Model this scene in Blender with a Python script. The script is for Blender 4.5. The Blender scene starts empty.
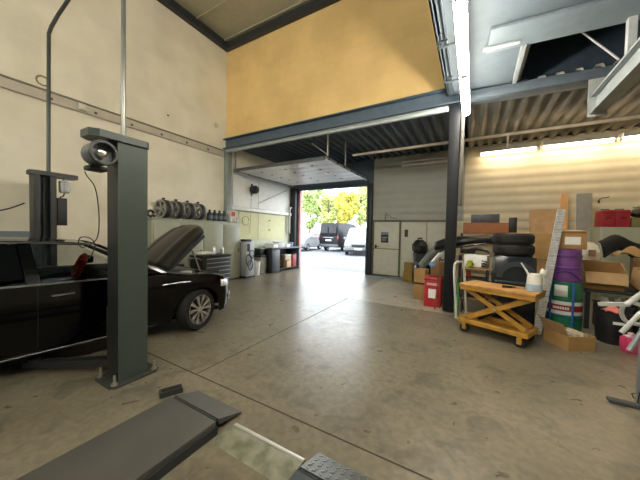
import bpy, bmesh, math, random
from mathutils import Vector, Matrix, Euler
random.seed(7)
scene = bpy.context.scene
COL = scene.collection
PI = math.pi
R = math.radians

# ------------------------------------------------------------------ materials
def lin(h):
    h = h.lstrip('#')
    out = []
    for i in (0, 2, 4):
        c = int(h[i:i+2], 16)/255
        out.append(c/12.92 if c <= 0.04045 else ((c+0.055)/1.055)**2.4)
    return (*out, 1)

MATS = {}
def M(name, col='#888888', rough=.5, metal=0.0, var=.12, scale=6, bump=0, bscale=40, spec=.5, coat=0, col2=None, stretch=None):
    if name in MATS: return MATS[name]
    m = bpy.data.materials.new(name); m.use_nodes = True
    nt = m.node_tree; b = nt.nodes['Principled BSDF']
    c = lin(col)
    tc = nt.nodes.new('ShaderNodeTexCoord')
    src = tc.outputs['Object']
    if stretch:
        mp = nt.nodes.new('ShaderNodeMapping'); mp.inputs['Scale'].default_value = stretch
        nt.links.new(src, mp.inputs[0]); src = mp.outputs[0]
    if var or col2:
        n = nt.nodes.new('ShaderNodeTexNoise'); n.inputs['Scale'].default_value = scale
        n.inputs['Detail'].default_value = 6
        nt.links.new(src, n.inputs['Vector'])
        r = nt.nodes.new('ShaderNodeValToRGB')
        d = lin(col2) if col2 else tuple(x*(1-var) for x in c[:3])+(1,)
        e = c if col2 else tuple(min(1, x*(1+var*.6)) for x in c[:3])+(1,)
        r.color_ramp.elements[0].position = .35; r.color_ramp.elements[1].position = .65
        r.color_ramp.elements[0].color = d; r.color_ramp.elements[1].color = e
        nt.links.new(n.outputs['Fac'], r.inputs[0]); nt.links.new(r.outputs[0], b.inputs['Base Color'])
    else:
        b.inputs['Base Color'].default_value = c
    b.inputs['Roughness'].default_value = rough; b.inputs['Metallic'].default_value = metal
    b.inputs['Specular IOR Level'].default_value = spec
    if coat: b.inputs['Coat Weight'].default_value = coat; b.inputs['Coat Roughness'].default_value = .03
    if bump:
        n2 = nt.nodes.new('ShaderNodeTexNoise'); n2.inputs['Scale'].default_value = bscale
        n2.inputs['Detail'].default_value = 4
        nt.links.new(src, n2.inputs['Vector'])
        bp = nt.nodes.new('ShaderNodeBump'); bp.inputs['Strength'].default_value = bump; bp.inputs['Distance'].default_value = .01
        nt.links.new(n2.outputs['Fac'], bp.inputs['Height']); nt.links.new(bp.outputs[0], b.inputs['Normal'])
    MATS[name] = m
    return m

def emis(name, col, strength):
    m = bpy.data.materials.new(name); m.use_nodes = True
    nt = m.node_tree; nt.nodes.remove(nt.nodes['Principled BSDF'])
    e = nt.nodes.new('ShaderNodeEmission'); e.inputs[0].default_value = lin(col); e.inputs[1].default_value = strength
    nt.links.new(e.outputs[0], nt.nodes['Material Output'].inputs[0])
    return m

def glass_mat(name, tint='#303436', refl=1.0):
    m = bpy.data.materials.new(name); m.use_nodes = True
    nt = m.node_tree; nt.nodes.remove(nt.nodes['Principled BSDF'])
    t = nt.nodes.new('ShaderNodeBsdfTransparent'); t.inputs[0].default_value = lin(tint)
    g = nt.nodes.new('ShaderNodeBsdfGlossy'); g.inputs['Roughness'].default_value = .03
    g.inputs[0].default_value = (refl, refl, refl, 1)
    f = nt.nodes.new('ShaderNodeFresnel'); f.inputs[0].default_value = 1.5
    mx = nt.nodes.new('ShaderNodeMixShader')
    nt.links.new(f.outputs[0], mx.inputs[0]); nt.links.new(t.outputs[0], mx.inputs[1]); nt.links.new(g.outputs[0], mx.inputs[2])
    nt.links.new(mx.outputs[0], nt.nodes['Material Output'].inputs[0])
    return m

# ------------------------------------------------------------------ mesh builder
class MB:
    def __init__(s): s.bm = bmesh.new()
    def face(s, vs):
        try: return s.bm.faces.new(vs)
        except ValueError: return None
    def hexa(s, p):          # 8 corners: bottom 4 ccw, top 4 ccw
        v = [s.bm.verts.new(x) for x in p]
        for f in ((3,2,1,0),(4,5,6,7),(0,1,5,4),(1,2,6,5),(2,3,7,6),(3,0,4,7)): s.face([v[i] for i in f])
        return s
    def box(s, x0, x1, y0, y1, z0, z1, bev=0, rot=None, piv=None):
        bm2 = bmesh.new()
        v = [bm2.verts.new(q) for q in ((x0,y0,z0),(x1,y0,z0),(x1,y1,z0),(x0,y1,z0),(x0,y0,z1),(x1,y0,z1),(x1,y1,z1),(x0,y1,z1))]
        for f in ((3,2,1,0),(4,5,6,7),(0,1,5,4),(1,2,6,5),(2,3,7,6),(3,0,4,7)): bm2.faces.new([v[i] for i in f])
        if bev: bmesh.ops.bevel(bm2, geom=list(bm2.edges), offset=bev, segments=2, affect='EDGES', profile=.5)
        if rot:
            c = Vector(piv) if piv else Vector(((x0+x1)/2, (y0+y1)/2, (z0+z1)/2))
            bmesh.ops.rotate(bm2, verts=bm2.verts, cent=c, matrix=Euler([R(a) for a in rot]).to_matrix())
        s.merge(bm2); return s
    def merge(s, bm2):
        mp = {}
        for v in bm2.verts: mp[v] = s.bm.verts.new(v.co)
        for f in bm2.faces: s.face([mp[v] for v in f.verts])
        bm2.free()
    def tube(s, pts, r, seg=8, closed=False, caps=True, rx=None):
        pts = [Vector(p) for p in pts]; n = len(pts)
        rs = r if isinstance(r, (list, tuple)) else [r]*n
        rings = []; up = None
        for i, p in enumerate(pts):
            if closed: t = pts[(i+1) % n]-pts[i-1]
            else: t = pts[min(i+1, n-1)]-pts[max(i-1, 0)]
            t.normalize()
            if up is None:
                up = Vector((0,0,1)) if abs(t.z) < .9 else Vector((0,1,0))
            a = t.cross(up)
            if a.length < 1e-4: a = t.cross(Vector((1,0,0)))
            a.normalize(); b = a.cross(t).normalized(); up = b
            rings.append([s.bm.verts.new(p+(a*math.cos(2*PI*k/seg)+b*math.sin(2*PI*k/seg))*rs[i]) for k in range(seg)])
        m = n if closed else n-1
        for i in range(m):
            A, B = rings[i], rings[(i+1) % n]
            for k in range(seg): s.face([A[k], A[(k+1) % seg], B[(k+1) % seg], B[k]])
        if caps and not closed: s.face(rings[0][::-1]); s.face(rings[-1])
        return s
    def cyl(s, p0, p1, r, seg=16, r2=None):
        return s.tube([p0, p1], [r, r if r2 is None else r2], seg)
    def lathe(s, prof, c=(0,0,0), seg=24, axis='Z', closed=False):
        c = Vector(c); rings = []
        for (r, h) in prof:
            ring = []
            for k in range(seg):
                a = 2*PI*k/seg; u, w = r*math.cos(a), r*math.sin(a)
                q = {'Z': (u, w, h), 'Y': (u, h, -w), 'X': (h, u, w)}[axis]
                ring.append(s.bm.verts.new(c+Vector(q)))
            rings.append(ring)
        m = len(rings) if closed else len(rings)-1
        for i in range(m):
            A, B = rings[i], rings[(i+1) % len(rings)]
            for k in range(seg): s.face([A[k], A[(k+1) % seg], B[(k+1) % seg], B[k]])
        if not closed:
            if prof[0][0] > 1e-5: s.face(rings[0][::-1])
            if prof[-1][0] > 1e-5: s.face(rings[-1])
        return s
    def prism(s, poly, a0, a1, axis='Y'):   # poly in the two other axes
        def P(u, v, w): return {'Y': (u, w, v), 'X': (w, u, v), 'Z': (u, v, w)}[axis]
        A = [s.bm.verts.new(P(u, v, a0)) for u, v in poly]; B = [s.bm.verts.new(P(u, v, a1)) for u, v in poly]
        n = len(poly)
        s.face(A); s.face(B[::-1])
        for i in range(n): s.face([A[i], B[i], B[(i+1) % n], A[(i+1) % n]])
        return s
    def grid(s, rows):                       # rows of points -> open surface
        V = [[s.bm.verts.new(p) for p in r] for r in rows]
        for i in range(len(V)-1):
            for j in range(len(V[0])-1): s.face([V[i][j], V[i][j+1], V[i+1][j+1], V[i+1][j]])
        return s
    def slab(s, poly3, thick):               # thick polygon panel
        P = [Vector(p) for p in poly3]
        n = (P[1]-P[0]).cross(P[2]-P[0]).normalized()*thick
        A = [s.bm.verts.new(p) for p in P]; B = [s.bm.verts.new(p+n) for p in P]
        s.face(A[::-1]); s.face(B)
        for i in range(len(P)): s.face([A[i], A[(i+1) % len(P)], B[(i+1) % len(P)], B[i]])
        return s
    def xf(s, mat):
        bmesh.ops.transform(s.bm, matrix=mat, verts=s.bm.verts); return s
    def jitter(s, a, seed=1):
        rr = random.Random(seed)
        for v in s.bm.verts: v.co += Vector((rr.uniform(-a,a), rr.uniform(-a,a), rr.uniform(-a,a)))
        return s
    def build(s, name, mat, parent=None, solid=0, sub=0, ang=35, weld=True, fixn=True):
        if weld: bmesh.ops.remove_doubles(s.bm, verts=s.bm.verts, dist=1e-5)
        if fixn: bmesh.ops.recalc_face_normals(s.bm, faces=s.bm.faces)
        me = bpy.data.meshes.new(name); s.bm.to_mesh(me); s.bm.free()
        me.materials.append(mat)
        for p in me.polygons: p.use_smooth = True
        me.set_sharp_from_angle(angle=R(ang))
        o = bpy.data.objects.new(name, me); COL.objects.link(o)
        if parent: o.parent = parent
        if solid:
            md = o.modifiers.new('Solidify', 'SOLIDIFY'); md.thickness = solid; md.offset = 0
        if sub:
            md = o.modifiers.new('Subdivision', 'SUBSURF'); md.levels = sub; md.render_levels = sub
        return o

def thing(name, label, cat, loc=(0,0,0), rz=0, group=None, rot=None):
    o = bpy.data.objects.new(name, None); COL.objects.link(o)
    o.empty_display_size = .1
    o.location = loc; o.rotation_euler = rot if rot else (0, 0, R(rz))
    o['label'] = label; o['category'] = cat
    if group: o['group'] = group
    return o
def tag(o, label, cat, group=None, loc=None, rz=None):
    o['label'] = label; o['category'] = cat
    if group: o['group'] = group
    if loc: o.location = loc
    if rz is not None: o.rotation_euler = (0, 0, R(rz))
    return o
def struct(name, mb, mat, parent=None, **k):
    o = mb.build(name, mat, parent, **k)
    if not parent: o['kind'] = 'structure'
    return o
def dup(root, loc, rz=None, label=None, group=None):
    r = root.copy(); COL.objects.link(r); r.location = loc
    if rz is not None: r.rotation_euler = (0, 0, R(rz))
    if label: r['label'] = label
    if group: r['group'] = group
    for ch in list(root.children):
        c = ch.copy(); COL.objects.link(c); c.parent = r
        for g in list(ch.children):
            d = g.copy(); COL.objects.link(d); d.parent = c
    return r
def arc(c, r, a0, a1, n, plane='XZ'):
    out = []
    for i in range(n+1):
        a = R(a0+(a1-a0)*i/n); u, v = r*math.cos(a), r*math.sin(a)
        d = {'XZ': (u,0,v), 'YZ': (0,u,v), 'XY': (u,v,0)}[plane]
        out.append((c[0]+d[0], c[1]+d[1], c[2]+d[2]))
    return out
def curve(pts, n=6):          # smooth path through the points
    P = [Vector(p) for p in pts]; out = []
    for i in range(len(P)-1):
        a, b, c, d = P[max(i-1, 0)], P[i], P[i+1], P[min(i+2, len(P)-1)]
        for k in range(n):
            t = k/n
            out.append(.5*((2*b)+(c-a)*t+(2*a-5*b+4*c-d)*t*t+(3*b-a-3*c+d)*t*t*t))
    return out+[P[-1]]
TUBE, BACK, FILL, TILT, SKY, EXPO = 38.0, .28, 380.0, 22, 4.0, 1.0
# ------------------------------------------------------------------ room materials
def floor_mat(name, ca, cb, cstain, rough=.29):
    m = bpy.data.materials.new(name); m.use_nodes = True
    nt = m.node_tree; b = nt.nodes['Principled BSDF']; L = nt.links.new
    tc = nt.nodes.new('ShaderNodeTexCoord')
    def noise(sc, det=6, dist=0):
        n = nt.nodes.new('ShaderNodeTexNoise'); n.inputs['Scale'].default_value = sc; n.inputs['Detail'].default_value = det
        n.inputs['Distortion'].default_value = dist
        L(tc.outputs['Object'], n.inputs['Vector']); return n
    def ramp(src, p0, p1, c0, c1):
        r = nt.nodes.new('ShaderNodeValToRGB'); e = r.color_ramp.elements
        e[0].position, e[1].position = p0, p1; e[0].color, e[1].color = c0, c1
        L(src, r.inputs[0]); return r
    base = ramp(noise(.9, 8, .4).outputs['Fac'], .3, .7, lin(ca), lin(cb))
    st = ramp(noise(3.1, 9, .9).outputs['Fac'], .52, .68, (0,0,0,1), (1,1,1,1))
    fine = ramp(noise(16, 9, .5).outputs['Fac'], .35, .65, (.74,.74,.75,1), (1,1,1,1))
    mx = nt.nodes.new('ShaderNodeMix'); mx.data_type = 'RGBA'
    ml = nt.nodes.new('ShaderNodeMath'); ml.operation = 'MULTIPLY'; ml.inputs[1].default_value = .55
    L(st.outputs[0], ml.inputs[0]); L(ml.outputs[0], mx.inputs[0]); L(base.outputs[0], mx.inputs[6]); mx.inputs[7].default_value = lin(cstain)
    mu = nt.nodes.new('ShaderNodeMix'); mu.data_type = 'RGBA'; mu.blend_type = 'MULTIPLY'; mu.inputs[0].default_value = 1
    L(mx.outputs[2], mu.inputs[6]); L(fine.outputs[0], mu.inputs[7]); L(mu.outputs[2], b.inputs['Base Color'])
    rr = ramp(noise(7, 8, .6).outputs['Fac'], .3, .75, (rough-.02,)*3+(1,), (rough+.09,)*3+(1,))
    L(rr.outputs[0], b.inputs['Roughness'])
    bp = nt.nodes.new('ShaderNodeBump'); bp.inputs['Strength'].default_value = .12; bp.inputs['Distance'].default_value = .004
    L(noise(60, 3).outputs['Fac'], bp.inputs['Height']); L(bp.outputs[0], b.inputs['Normal'])
    b.inputs['Specular IOR Level'].default_value = .5
    return m

def block_mat(name, col, sx, sz, axis, rough=.75, mort=.93, bump=.35):
    """painted blockwork: joints in the wall's own plane"""
    m = bpy.data.materials.new(name); m.use_nodes = True
    nt = m.node_tree; b = nt.nodes['Principled BSDF']; L = nt.links.new
    tc = nt.nodes.new('ShaderNodeTexCoord'); sp = nt.nodes.new('ShaderNodeSeparateXYZ'); cb = nt.nodes.new('ShaderNodeCombineXYZ')
    L(tc.outputs['Object'], sp.inputs[0]); L(sp.outputs[axis], cb.inputs[0]); L(sp.outputs['Z'], cb.inputs[1])
    br = nt.nodes.new('ShaderNodeTexBrick'); L(cb.outputs[0], br.inputs['Vector'])
    c = lin(col)
    br.inputs['Color1'].default_value = c; br.inputs['Color2'].default_value = tuple(x*.96 for x in c[:3])+(1,)
    br.inputs['Mortar'].default_value = tuple(x*mort for x in c[:3])+(1,)
    br.inputs['Scale'].default_value = 1; br.inputs['Mortar Size'].default_value = .006
    br.inputs['Brick Width'].default_value = sx; br.inputs['Row Height'].default_value = sz
    n = nt.nodes.new('ShaderNodeTexNoise'); n.inputs['Scale'].default_value = 1.1; n.inputs['Detail'].default_value = 7
    L(tc.outputs['Object'], n.inputs['Vector'])
    r = nt.nodes.new('ShaderNodeValToRGB'); r.color_ramp.elements[0].color = (.86,.85,.82,1); r.color_ramp.elements[1].color = (1,1,1,1)
    r.color_ramp.elements[0].position = .3; r.color_ramp.elements[1].position = .6
    L(n.outputs['Fac'], r.inputs[0])
    mu = nt.nodes.new('ShaderNodeMix'); mu.data_type = 'RGBA'; mu.blend_type = 'MULTIPLY'; mu.inputs[0].default_value = 1
    L(br.outputs['Color'], mu.inputs[6]); L(r.outputs[0], mu.inputs[7]); L(mu.outputs[2], b.inputs['Base Color'])
    bp = nt.nodes.new('ShaderNodeBump'); bp.inputs['Strength'].default_value = bump; bp.inputs['Distance'].default_value = .004; bp.invert = True
    L(br.outputs['Fac'], bp.inputs['Height']); L(bp.outputs[0], b.inputs['Normal'])
    b.inputs['Roughness'].default_value = rough
    return m

m_floor = floor_mat('concrete_floor', '#746d5b', '#88806c', '#4a4438')
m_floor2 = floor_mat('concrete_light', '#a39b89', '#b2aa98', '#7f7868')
m_asph = floor_mat('asphalt', '#6a6b6f', '#77787c', '#606062', .75)
m_left = block_mat('left_plaster', '#ece6d0', .6, .25, 'Y', mort=.985, bump=.1)
m_white = M('bay_white', '#e4e3da', .6, var=.04)
m_yellow = block_mat('yellow_block', '#ecc987', .5, .22, 'X', mort=.95, bump=.3)
m_clad = M('cladding_cream', '#d9cfb2', .45, var=.06, scale=2)
m_deck = M('deck_steel', '#5f6b78', .5, .2, var=.1)
m_steel = M('beam_grey', '#4a5a68', .5, var=.1)
m_steel_l = M('beam_pale', '#98a1a2', .5, var=.08)
m_steel_b = M('beam_bluegrey', '#6d7a82', .5, var=.08)
m_dark = M('dark_steel', '#2a2e33', .5, var=.12)
m_galv = M('galvanised', '#b4b5b0', .35, .7, var=.15, scale=14)
m_ceil = M('ceiling_panel', '#a5a18a', .7, var=.05)
m_soffit = M('soffit_grey', '#66737b', .55, var=.06)
m_blackv = M('void_black', '#15171a', .7, var=.2)

# ------------------------------------------------------------------ room shell
XL, YB, YW = -7.2, 9.95, 6.15
struct('floor', MB().box(-7.4, 6.2, -6.2, 10.05, -.2, 0), m_floor)
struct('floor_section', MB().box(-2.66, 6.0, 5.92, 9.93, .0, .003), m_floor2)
struct('floor_strip', MB().box(-3.3, -.9, 9.28, 9.62, .0035, .006), M('blue_paint', '#7d94a3', .5, var=.25, scale=9))
m_joint = M('joint_black', '#3a3228', .8, var=.2)
struct('floor_line', MB().box(-2.61, -2.597, 1.85, 9.9, .0005, .0015), m_joint)
struct('floor_line', MB().box(-6.9, 5.9, 1.835, 1.848, .0005, .002), m_joint)
struct('ground', MB().box(-60, 50, 10.05, 90, -.25, -.02), m_asph)
struct('wall_left', MB().box(XL-.25, XL, -6.2, 10.2, 0, 7.9), m_left)
struct('wall_right', MB().box(6.0, 6.2, -6.2, 10.2, 0, 7.9), m_left)
struct('wall_rear', MB().box(-7.4, 6.2, -6.4, -6.2, 0, 7.9), m_left)
# yellow wall over the bay, block built
struct('wall_front', MB().box(XL, -.35, YW, YW+.2, 4.58, 7.8), m_yellow)
# ceiling of the tall hall with dark edge beams
cm = MB()
cm.box(XL, -.3, -6.2, 6.4, 7.72, 7.9)
for y in range(-6, 7, 1): cm.box(XL+.01, -.3, y-.02, y+.02, 7.69, 7.73)
struct('ceiling', cm, m_ceil)
struct('trim_1', MB().box(XL+.002, XL+.16, -6.1, YW-.002, 7.42, 7.60).box(XL+.002, XL+.05, -6.1, YW-.002, 7.60, 7.72), m_dark)
struct('trim_2', MB().box(XL+.17, -.36, YW-.14, YW-.004, 7.42, 7.62), m_dark)
# dado board behind the car
struct('trim_3', MB().box(XL+.002, XL+.03, -6, 1.95, 0, 1.5), M('dado_blue', '#7e8a90', .6))
# bay deck (corrugated, runs front to back)
def corr(x0, x1, y0, y1, z, per=.25, d=.085):
    mb = MB(); prof = []; x = x0
    while x < x1:
        prof += [(x, z), (x+per*.36, z), (x+per*.5, z+d), (x+per*.86, z+d)]; x += per
    prof.append((x, z))
    mb.grid([[(px, y0, pz) for px, pz in prof], [(px, y1, pz) for px, pz in prof]])
    return mb
struct('ceiling_section', corr(XL, -.45, 6.22, 10.0, 4.42), m_deck, solid=.004)
struct('ceiling_section', corr(-.44, 6.0, 6.22, 10.0, 4.42), M('deck_lit', '#a3a29c', .5, .1, var=.1), solid=.004)  # same deck, lamp light on this side painted in as a paler colour
struct('roof', MB().box(-7.4, 6.2, 6.35, 10.2, 4.62, 4.75), m_dark)
# back wall, horizontal cladding ribs above, openings left free
def clad(x0, x1, z0, z1, y, per=.26, d=.007):
    mb = MB(); pr = []; z = z0
    while z < z1-1e-4:
        for (a, o) in ((0, 0), (.12, -d), (.62, -d), (.74, 0)):
            zz = z+a*per
            if zz < z1: pr.append((y+o, zz))
        z += per
    pr.append((y, z1))
    mb.grid([[(x0, q, w) for q, w in pr], [(x1, q, w) for q, w in pr]])
    return mb
struct('wall_back', clad(-.3, 6.0, 2.06, 4.45, YB), m_clad)
struct('wall_back', clad(-3.38, -.3, 2.06, 4.45, YB), M('cladding_shaded', '#a6a89e', .45, var=.06, scale=2))  # same cladding, dimmer light here painted in as a greyer colour
struct('wall_back', clad(-.75, 6.0, 0, 2.06, YB), m_clad)
struct('wall_back', MB().box(XL, 6.2, YB+.03, YB+.15, 3.46, 4.6).box(-3.5, 6.2, YB+.03, YB+.15, 0, 3.46).box(XL-.2, -6.88, YB+.03, YB+.15, 0, 3.46), m_steel)
# door surround
struct('trim_4', MB().box(-7.18, -6.9, YB-.22, YB+.02, 0, 3.5, bev=.01), m_dark)
struct('trim_5', MB().box(-6.885, -6.78, YB-.02, YB+.14, 0, 3.42), M('pink_jamb', '#b98584', .6))
struct('trim_6', MB().box(-3.6, -3.385, YB-.16, YB+.1, 0, 3.5, bev=.01), m_dark)
struct('trim_7', MB().box(-6.89, -3.61, YB-.1, YB+.1, 3.42, 3.56), m_steel)
# white lining and painted board on the bay's side wall
struct('wall_panel', MB().box(XL+.002, XL+.03, 6.42, 9.7, 2.44, 3.56), m_white)
struct('wall_panel', MB().box(XL+.002, XL+.02, 6.42, 9.7, 0, 2.28), M('bay_lower', '#c9ccb4', .6, var=.05))
struct('trim_8', MB().box(XL+.002, XL+.14, 6.3, 9.7, 2.29, 2.42, bev=.02), M('rail_white', '#e6e6e2', .5, var=.05))
struct('wall_panel', MB().box(XL+.025, XL+.05, 6.7, 9.3, 1.28, 2.26), M('yellow_green_board', '#cfcd9c', .6, var=.05))
# column under the yellow wall, at the side wall and in the middle
def icol(x0, x1, y0, y1, z0, z1, t=.022):
    ym = (y0+y1)/2
    return MB().box(x0, x0+t, y0, y1, z0, z1).box(x1-t, x1, y0, y1, z0, z1).box(x0+t, x1-t, ym-t/2, ym+t/2, z0, z1)
c1 = struct('column', MB().box(-.5, -.3, 6.02, 6.22, .02, 4.24, bev=.012), M('column_grey', '#16191d', .55, var=.15, spec=.25))
struct('column', MB().box(XL+.004, XL+.16, 6.06, 6.26, 0, 4.24, bev=.008), M('column_left', '#858c85', .5, var=.1))
struct('column_panel', MB().box(-.285, -.22, 6.05, 6.2, 2.2, 4.2, bev=.01), M('conduit_cream', '#5b584f', .5, var=.1))
# lintel beam under yellow wall: flanges + web, lower rail
struct('beam', MB().box(XL, -.28, YW-.14, YW+.2, 4.555, 4.58).box(XL, -.28, YW-.02, YW+.02, 4.28, 4.555).box(XL, -.28, YW-.14, YW+.2, 4.25, 4.28), m_steel)
SK = (0, 0, 5)
struct('beam', MB().box(-.27, 6.2, YW-.16, YW+.16, 4.25, 4.42, bev=.01, rot=SK, piv=(-.27, YW, 4.3)), M('beam_blue', '#56626b', .5, var=.1))
struct('trim_9', MB().box(XL+.17, -.52, YW-.17, YW-.09, 4.10, 4.17, bev=.006).box(XL+.17, -.52, YW-.19, YW-.06, 4.175, 4.19), m_steel_l)
# purlin
struct('beam', MB().box(-3.4, 5.9, 7.88, 7.94, 4.03, 4.09), M('purlin_cream', '#d8cdb8', .5)).name = 'beam'
struct('beam', MB().box(.63, .67, 7.89, 7.93, 3.72, 4.029), M('purlin_cream'))
# mezzanine soffit on the open side, with a dark recess
S = 4.45
sm = MB()
sm.box(-.57, 6.0, -6.2, 4.3, S, S+.06).box(.52, 6.0, 4.3, 4.7, S, S+.06)
sm.box(-.57, .52, 4.3, YW+.15, S, S+.06)
sm.box(2.6, 6.0, 4.3, YW-.1, S, S+.06)
struct('ceiling_panel', sm, m_soffit)
struct('beam', MB().box(.1, 6.2, 4.36, 4.9, S-.045, S-.003, bev=.006, rot=SK, piv=(.1,4.6,S)), m_steel_b)          # boxed cross beam
struct('beam', MB().box(.53, .585, 4.91, YW-.12, S-.07, S+.05).box(.6, .64, 4.91, YW-.12, S-.03, S+.08), m_steel_l)
struct('trim_10', MB().box(.05, .5, 4.72, 4.78, S-.075, S-.047, rot=SK, piv=(.1,4.6,S)), M('trim_white', '#b5bbbc', .5))
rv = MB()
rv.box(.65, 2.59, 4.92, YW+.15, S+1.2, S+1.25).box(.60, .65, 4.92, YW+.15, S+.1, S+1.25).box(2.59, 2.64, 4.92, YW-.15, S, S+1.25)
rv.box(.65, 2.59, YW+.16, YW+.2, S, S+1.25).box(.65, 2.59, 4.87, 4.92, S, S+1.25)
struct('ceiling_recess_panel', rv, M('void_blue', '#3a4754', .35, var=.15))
struct('wall_upper', MB().box(-.34, 6.0, YW+.21, YW+.4, 4.6, 7.9), m_dark)
struct('ceiling', MB().box(-.57, 6.0, -6.2, 6.4, 5.8, 5.9), m_dark)
struct('wall_side', MB().box(-.57, -.5, -6.2, YW-.16, S, 7.72), m_soffit)
# hanging runway beam with its end plate, drop post and braces
struct('beam', MB().box(1.57, 1.75, .8, 5.96, 3.6, 3.63).box(1.64, 1.68, .8, 5.96, 3.63, 3.87).box(1.57, 1.75, .8, 5.96, 3.87, 3.9), m_steel_l)
struct('beam', MB().box(1.545, 1.775, 5.965, 5.985, 3.56, 4.16), M('end_plate', '#a5aba8', .5))
struct('column', MB().box(1.62, 1.70, 4.92, 5.0, 3.905, S-.01), M('trim_white'))
struct('beam', MB().cyl((1.72, 5.45, 4.14), (1.2, 5.9, 5.2), .014).cyl((1.74, 5.2, 4.5), (1.2, 5.4, 5.2), .012), M('trim_white'))

# side door, wall panels and notices
m_door = M('door_grey', '#cbcbbb', .5, var=.05)
d = struct('door_1', MB().box(-3.30, -2.36, YB-.06, YB-.01, .04, 2.03, bev=.006), m_door)
MB().box(-3.30, -2.36, YB-.075, YB-.061, 1.0, 1.04).build('middle_rail', M('door_rail', '#8d8b7c', .5), d)
MB().box(-3.25, -3.18, YB-.10, YB-.062, 1.02, 1.16, bev=.008).cyl((-3.2,YB-.1,1.1), (-3.07,YB-.1,1.1), .012).build('door_handle', m_dark, d)
struct('door_frame', MB().box(-3.37, -3.31, YB-.08, YB, 0, 2.1).box(-2.35, -2.29, YB-.08, YB, 0, 2.1).box(-3.31, -2.35, YB-.08, YB, 2.04, 2.1), M('door_edge', '#5c5a50', .5))
struct('wall_panel', MB().box(-2.285, -1.42, YB-.05, YB, .03, 2.03, bev=.004).box(-1.40, -.76, YB-.05, YB, .03, 2.03, bev=.004), m_door)
struct('trim_11', MB().box(-2.285, -.7, YB-.07, YB, 2.035, 2.09), M('door_edge'))
n = thing('notice', 'dark notice with a blue heading stuck on the grey side door', 'sign', (-2.88, YB-.066, 1.45))
MB().box(-.14, .14, -.006, 0, -.2, .2).build('sheet', M('notice_dark', '#22242b', .4), n)
MB().box(-.14, .14, -.009, -.0065, .1, .2).build('heading', M('notice_blue', '#6f7f9c', .4), n)
MB().box(-.1, .1, -.009, -.0065, -.04, .02).box(-.1, .06, -.009, -.0065, -.12, -.08).build('text_block', M('notice_pale', '#8a8580', .5), n)
tag(MB().box(-.06, .06, -.008, 0, -.13, .13).build('sign', M('notice_dark'), None), 'small black notice on the pale panel beside the side door', 'sign', loc=(-2.1, YB-.0505, 1.62))
dc = MB().tube([(-2.9,YB-.05,2.12), (-2.85,YB-.08,2.35), (-2.65,YB-.08,2.2), (-2.45,YB-.05,2.14)], .012).build('hanging_cable', M('cable_grey', '#6b6a64', .6))
tag(dc, 'bent grey cable on the cladding above the side door', 'cable')
# ------------------------------------------------------------------ two-post lift
m_lift = M('lift_green_grey', '#3d4843', .4, var=.08, scale=3)
m_liftd = M('lift_dark', '#1c1f21', .45, var=.1)
m_alu = M('motor_alu', '#8f9293', .4, .5, var=.15)
m_chrome = M('chrome', '#d8d8d8', .12, 1, var=0)
m_black = M('black_plastic', '#17181a', .5, var=.15)
m_rubber = M('rubber', '#141414', .75, var=.2)

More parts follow.
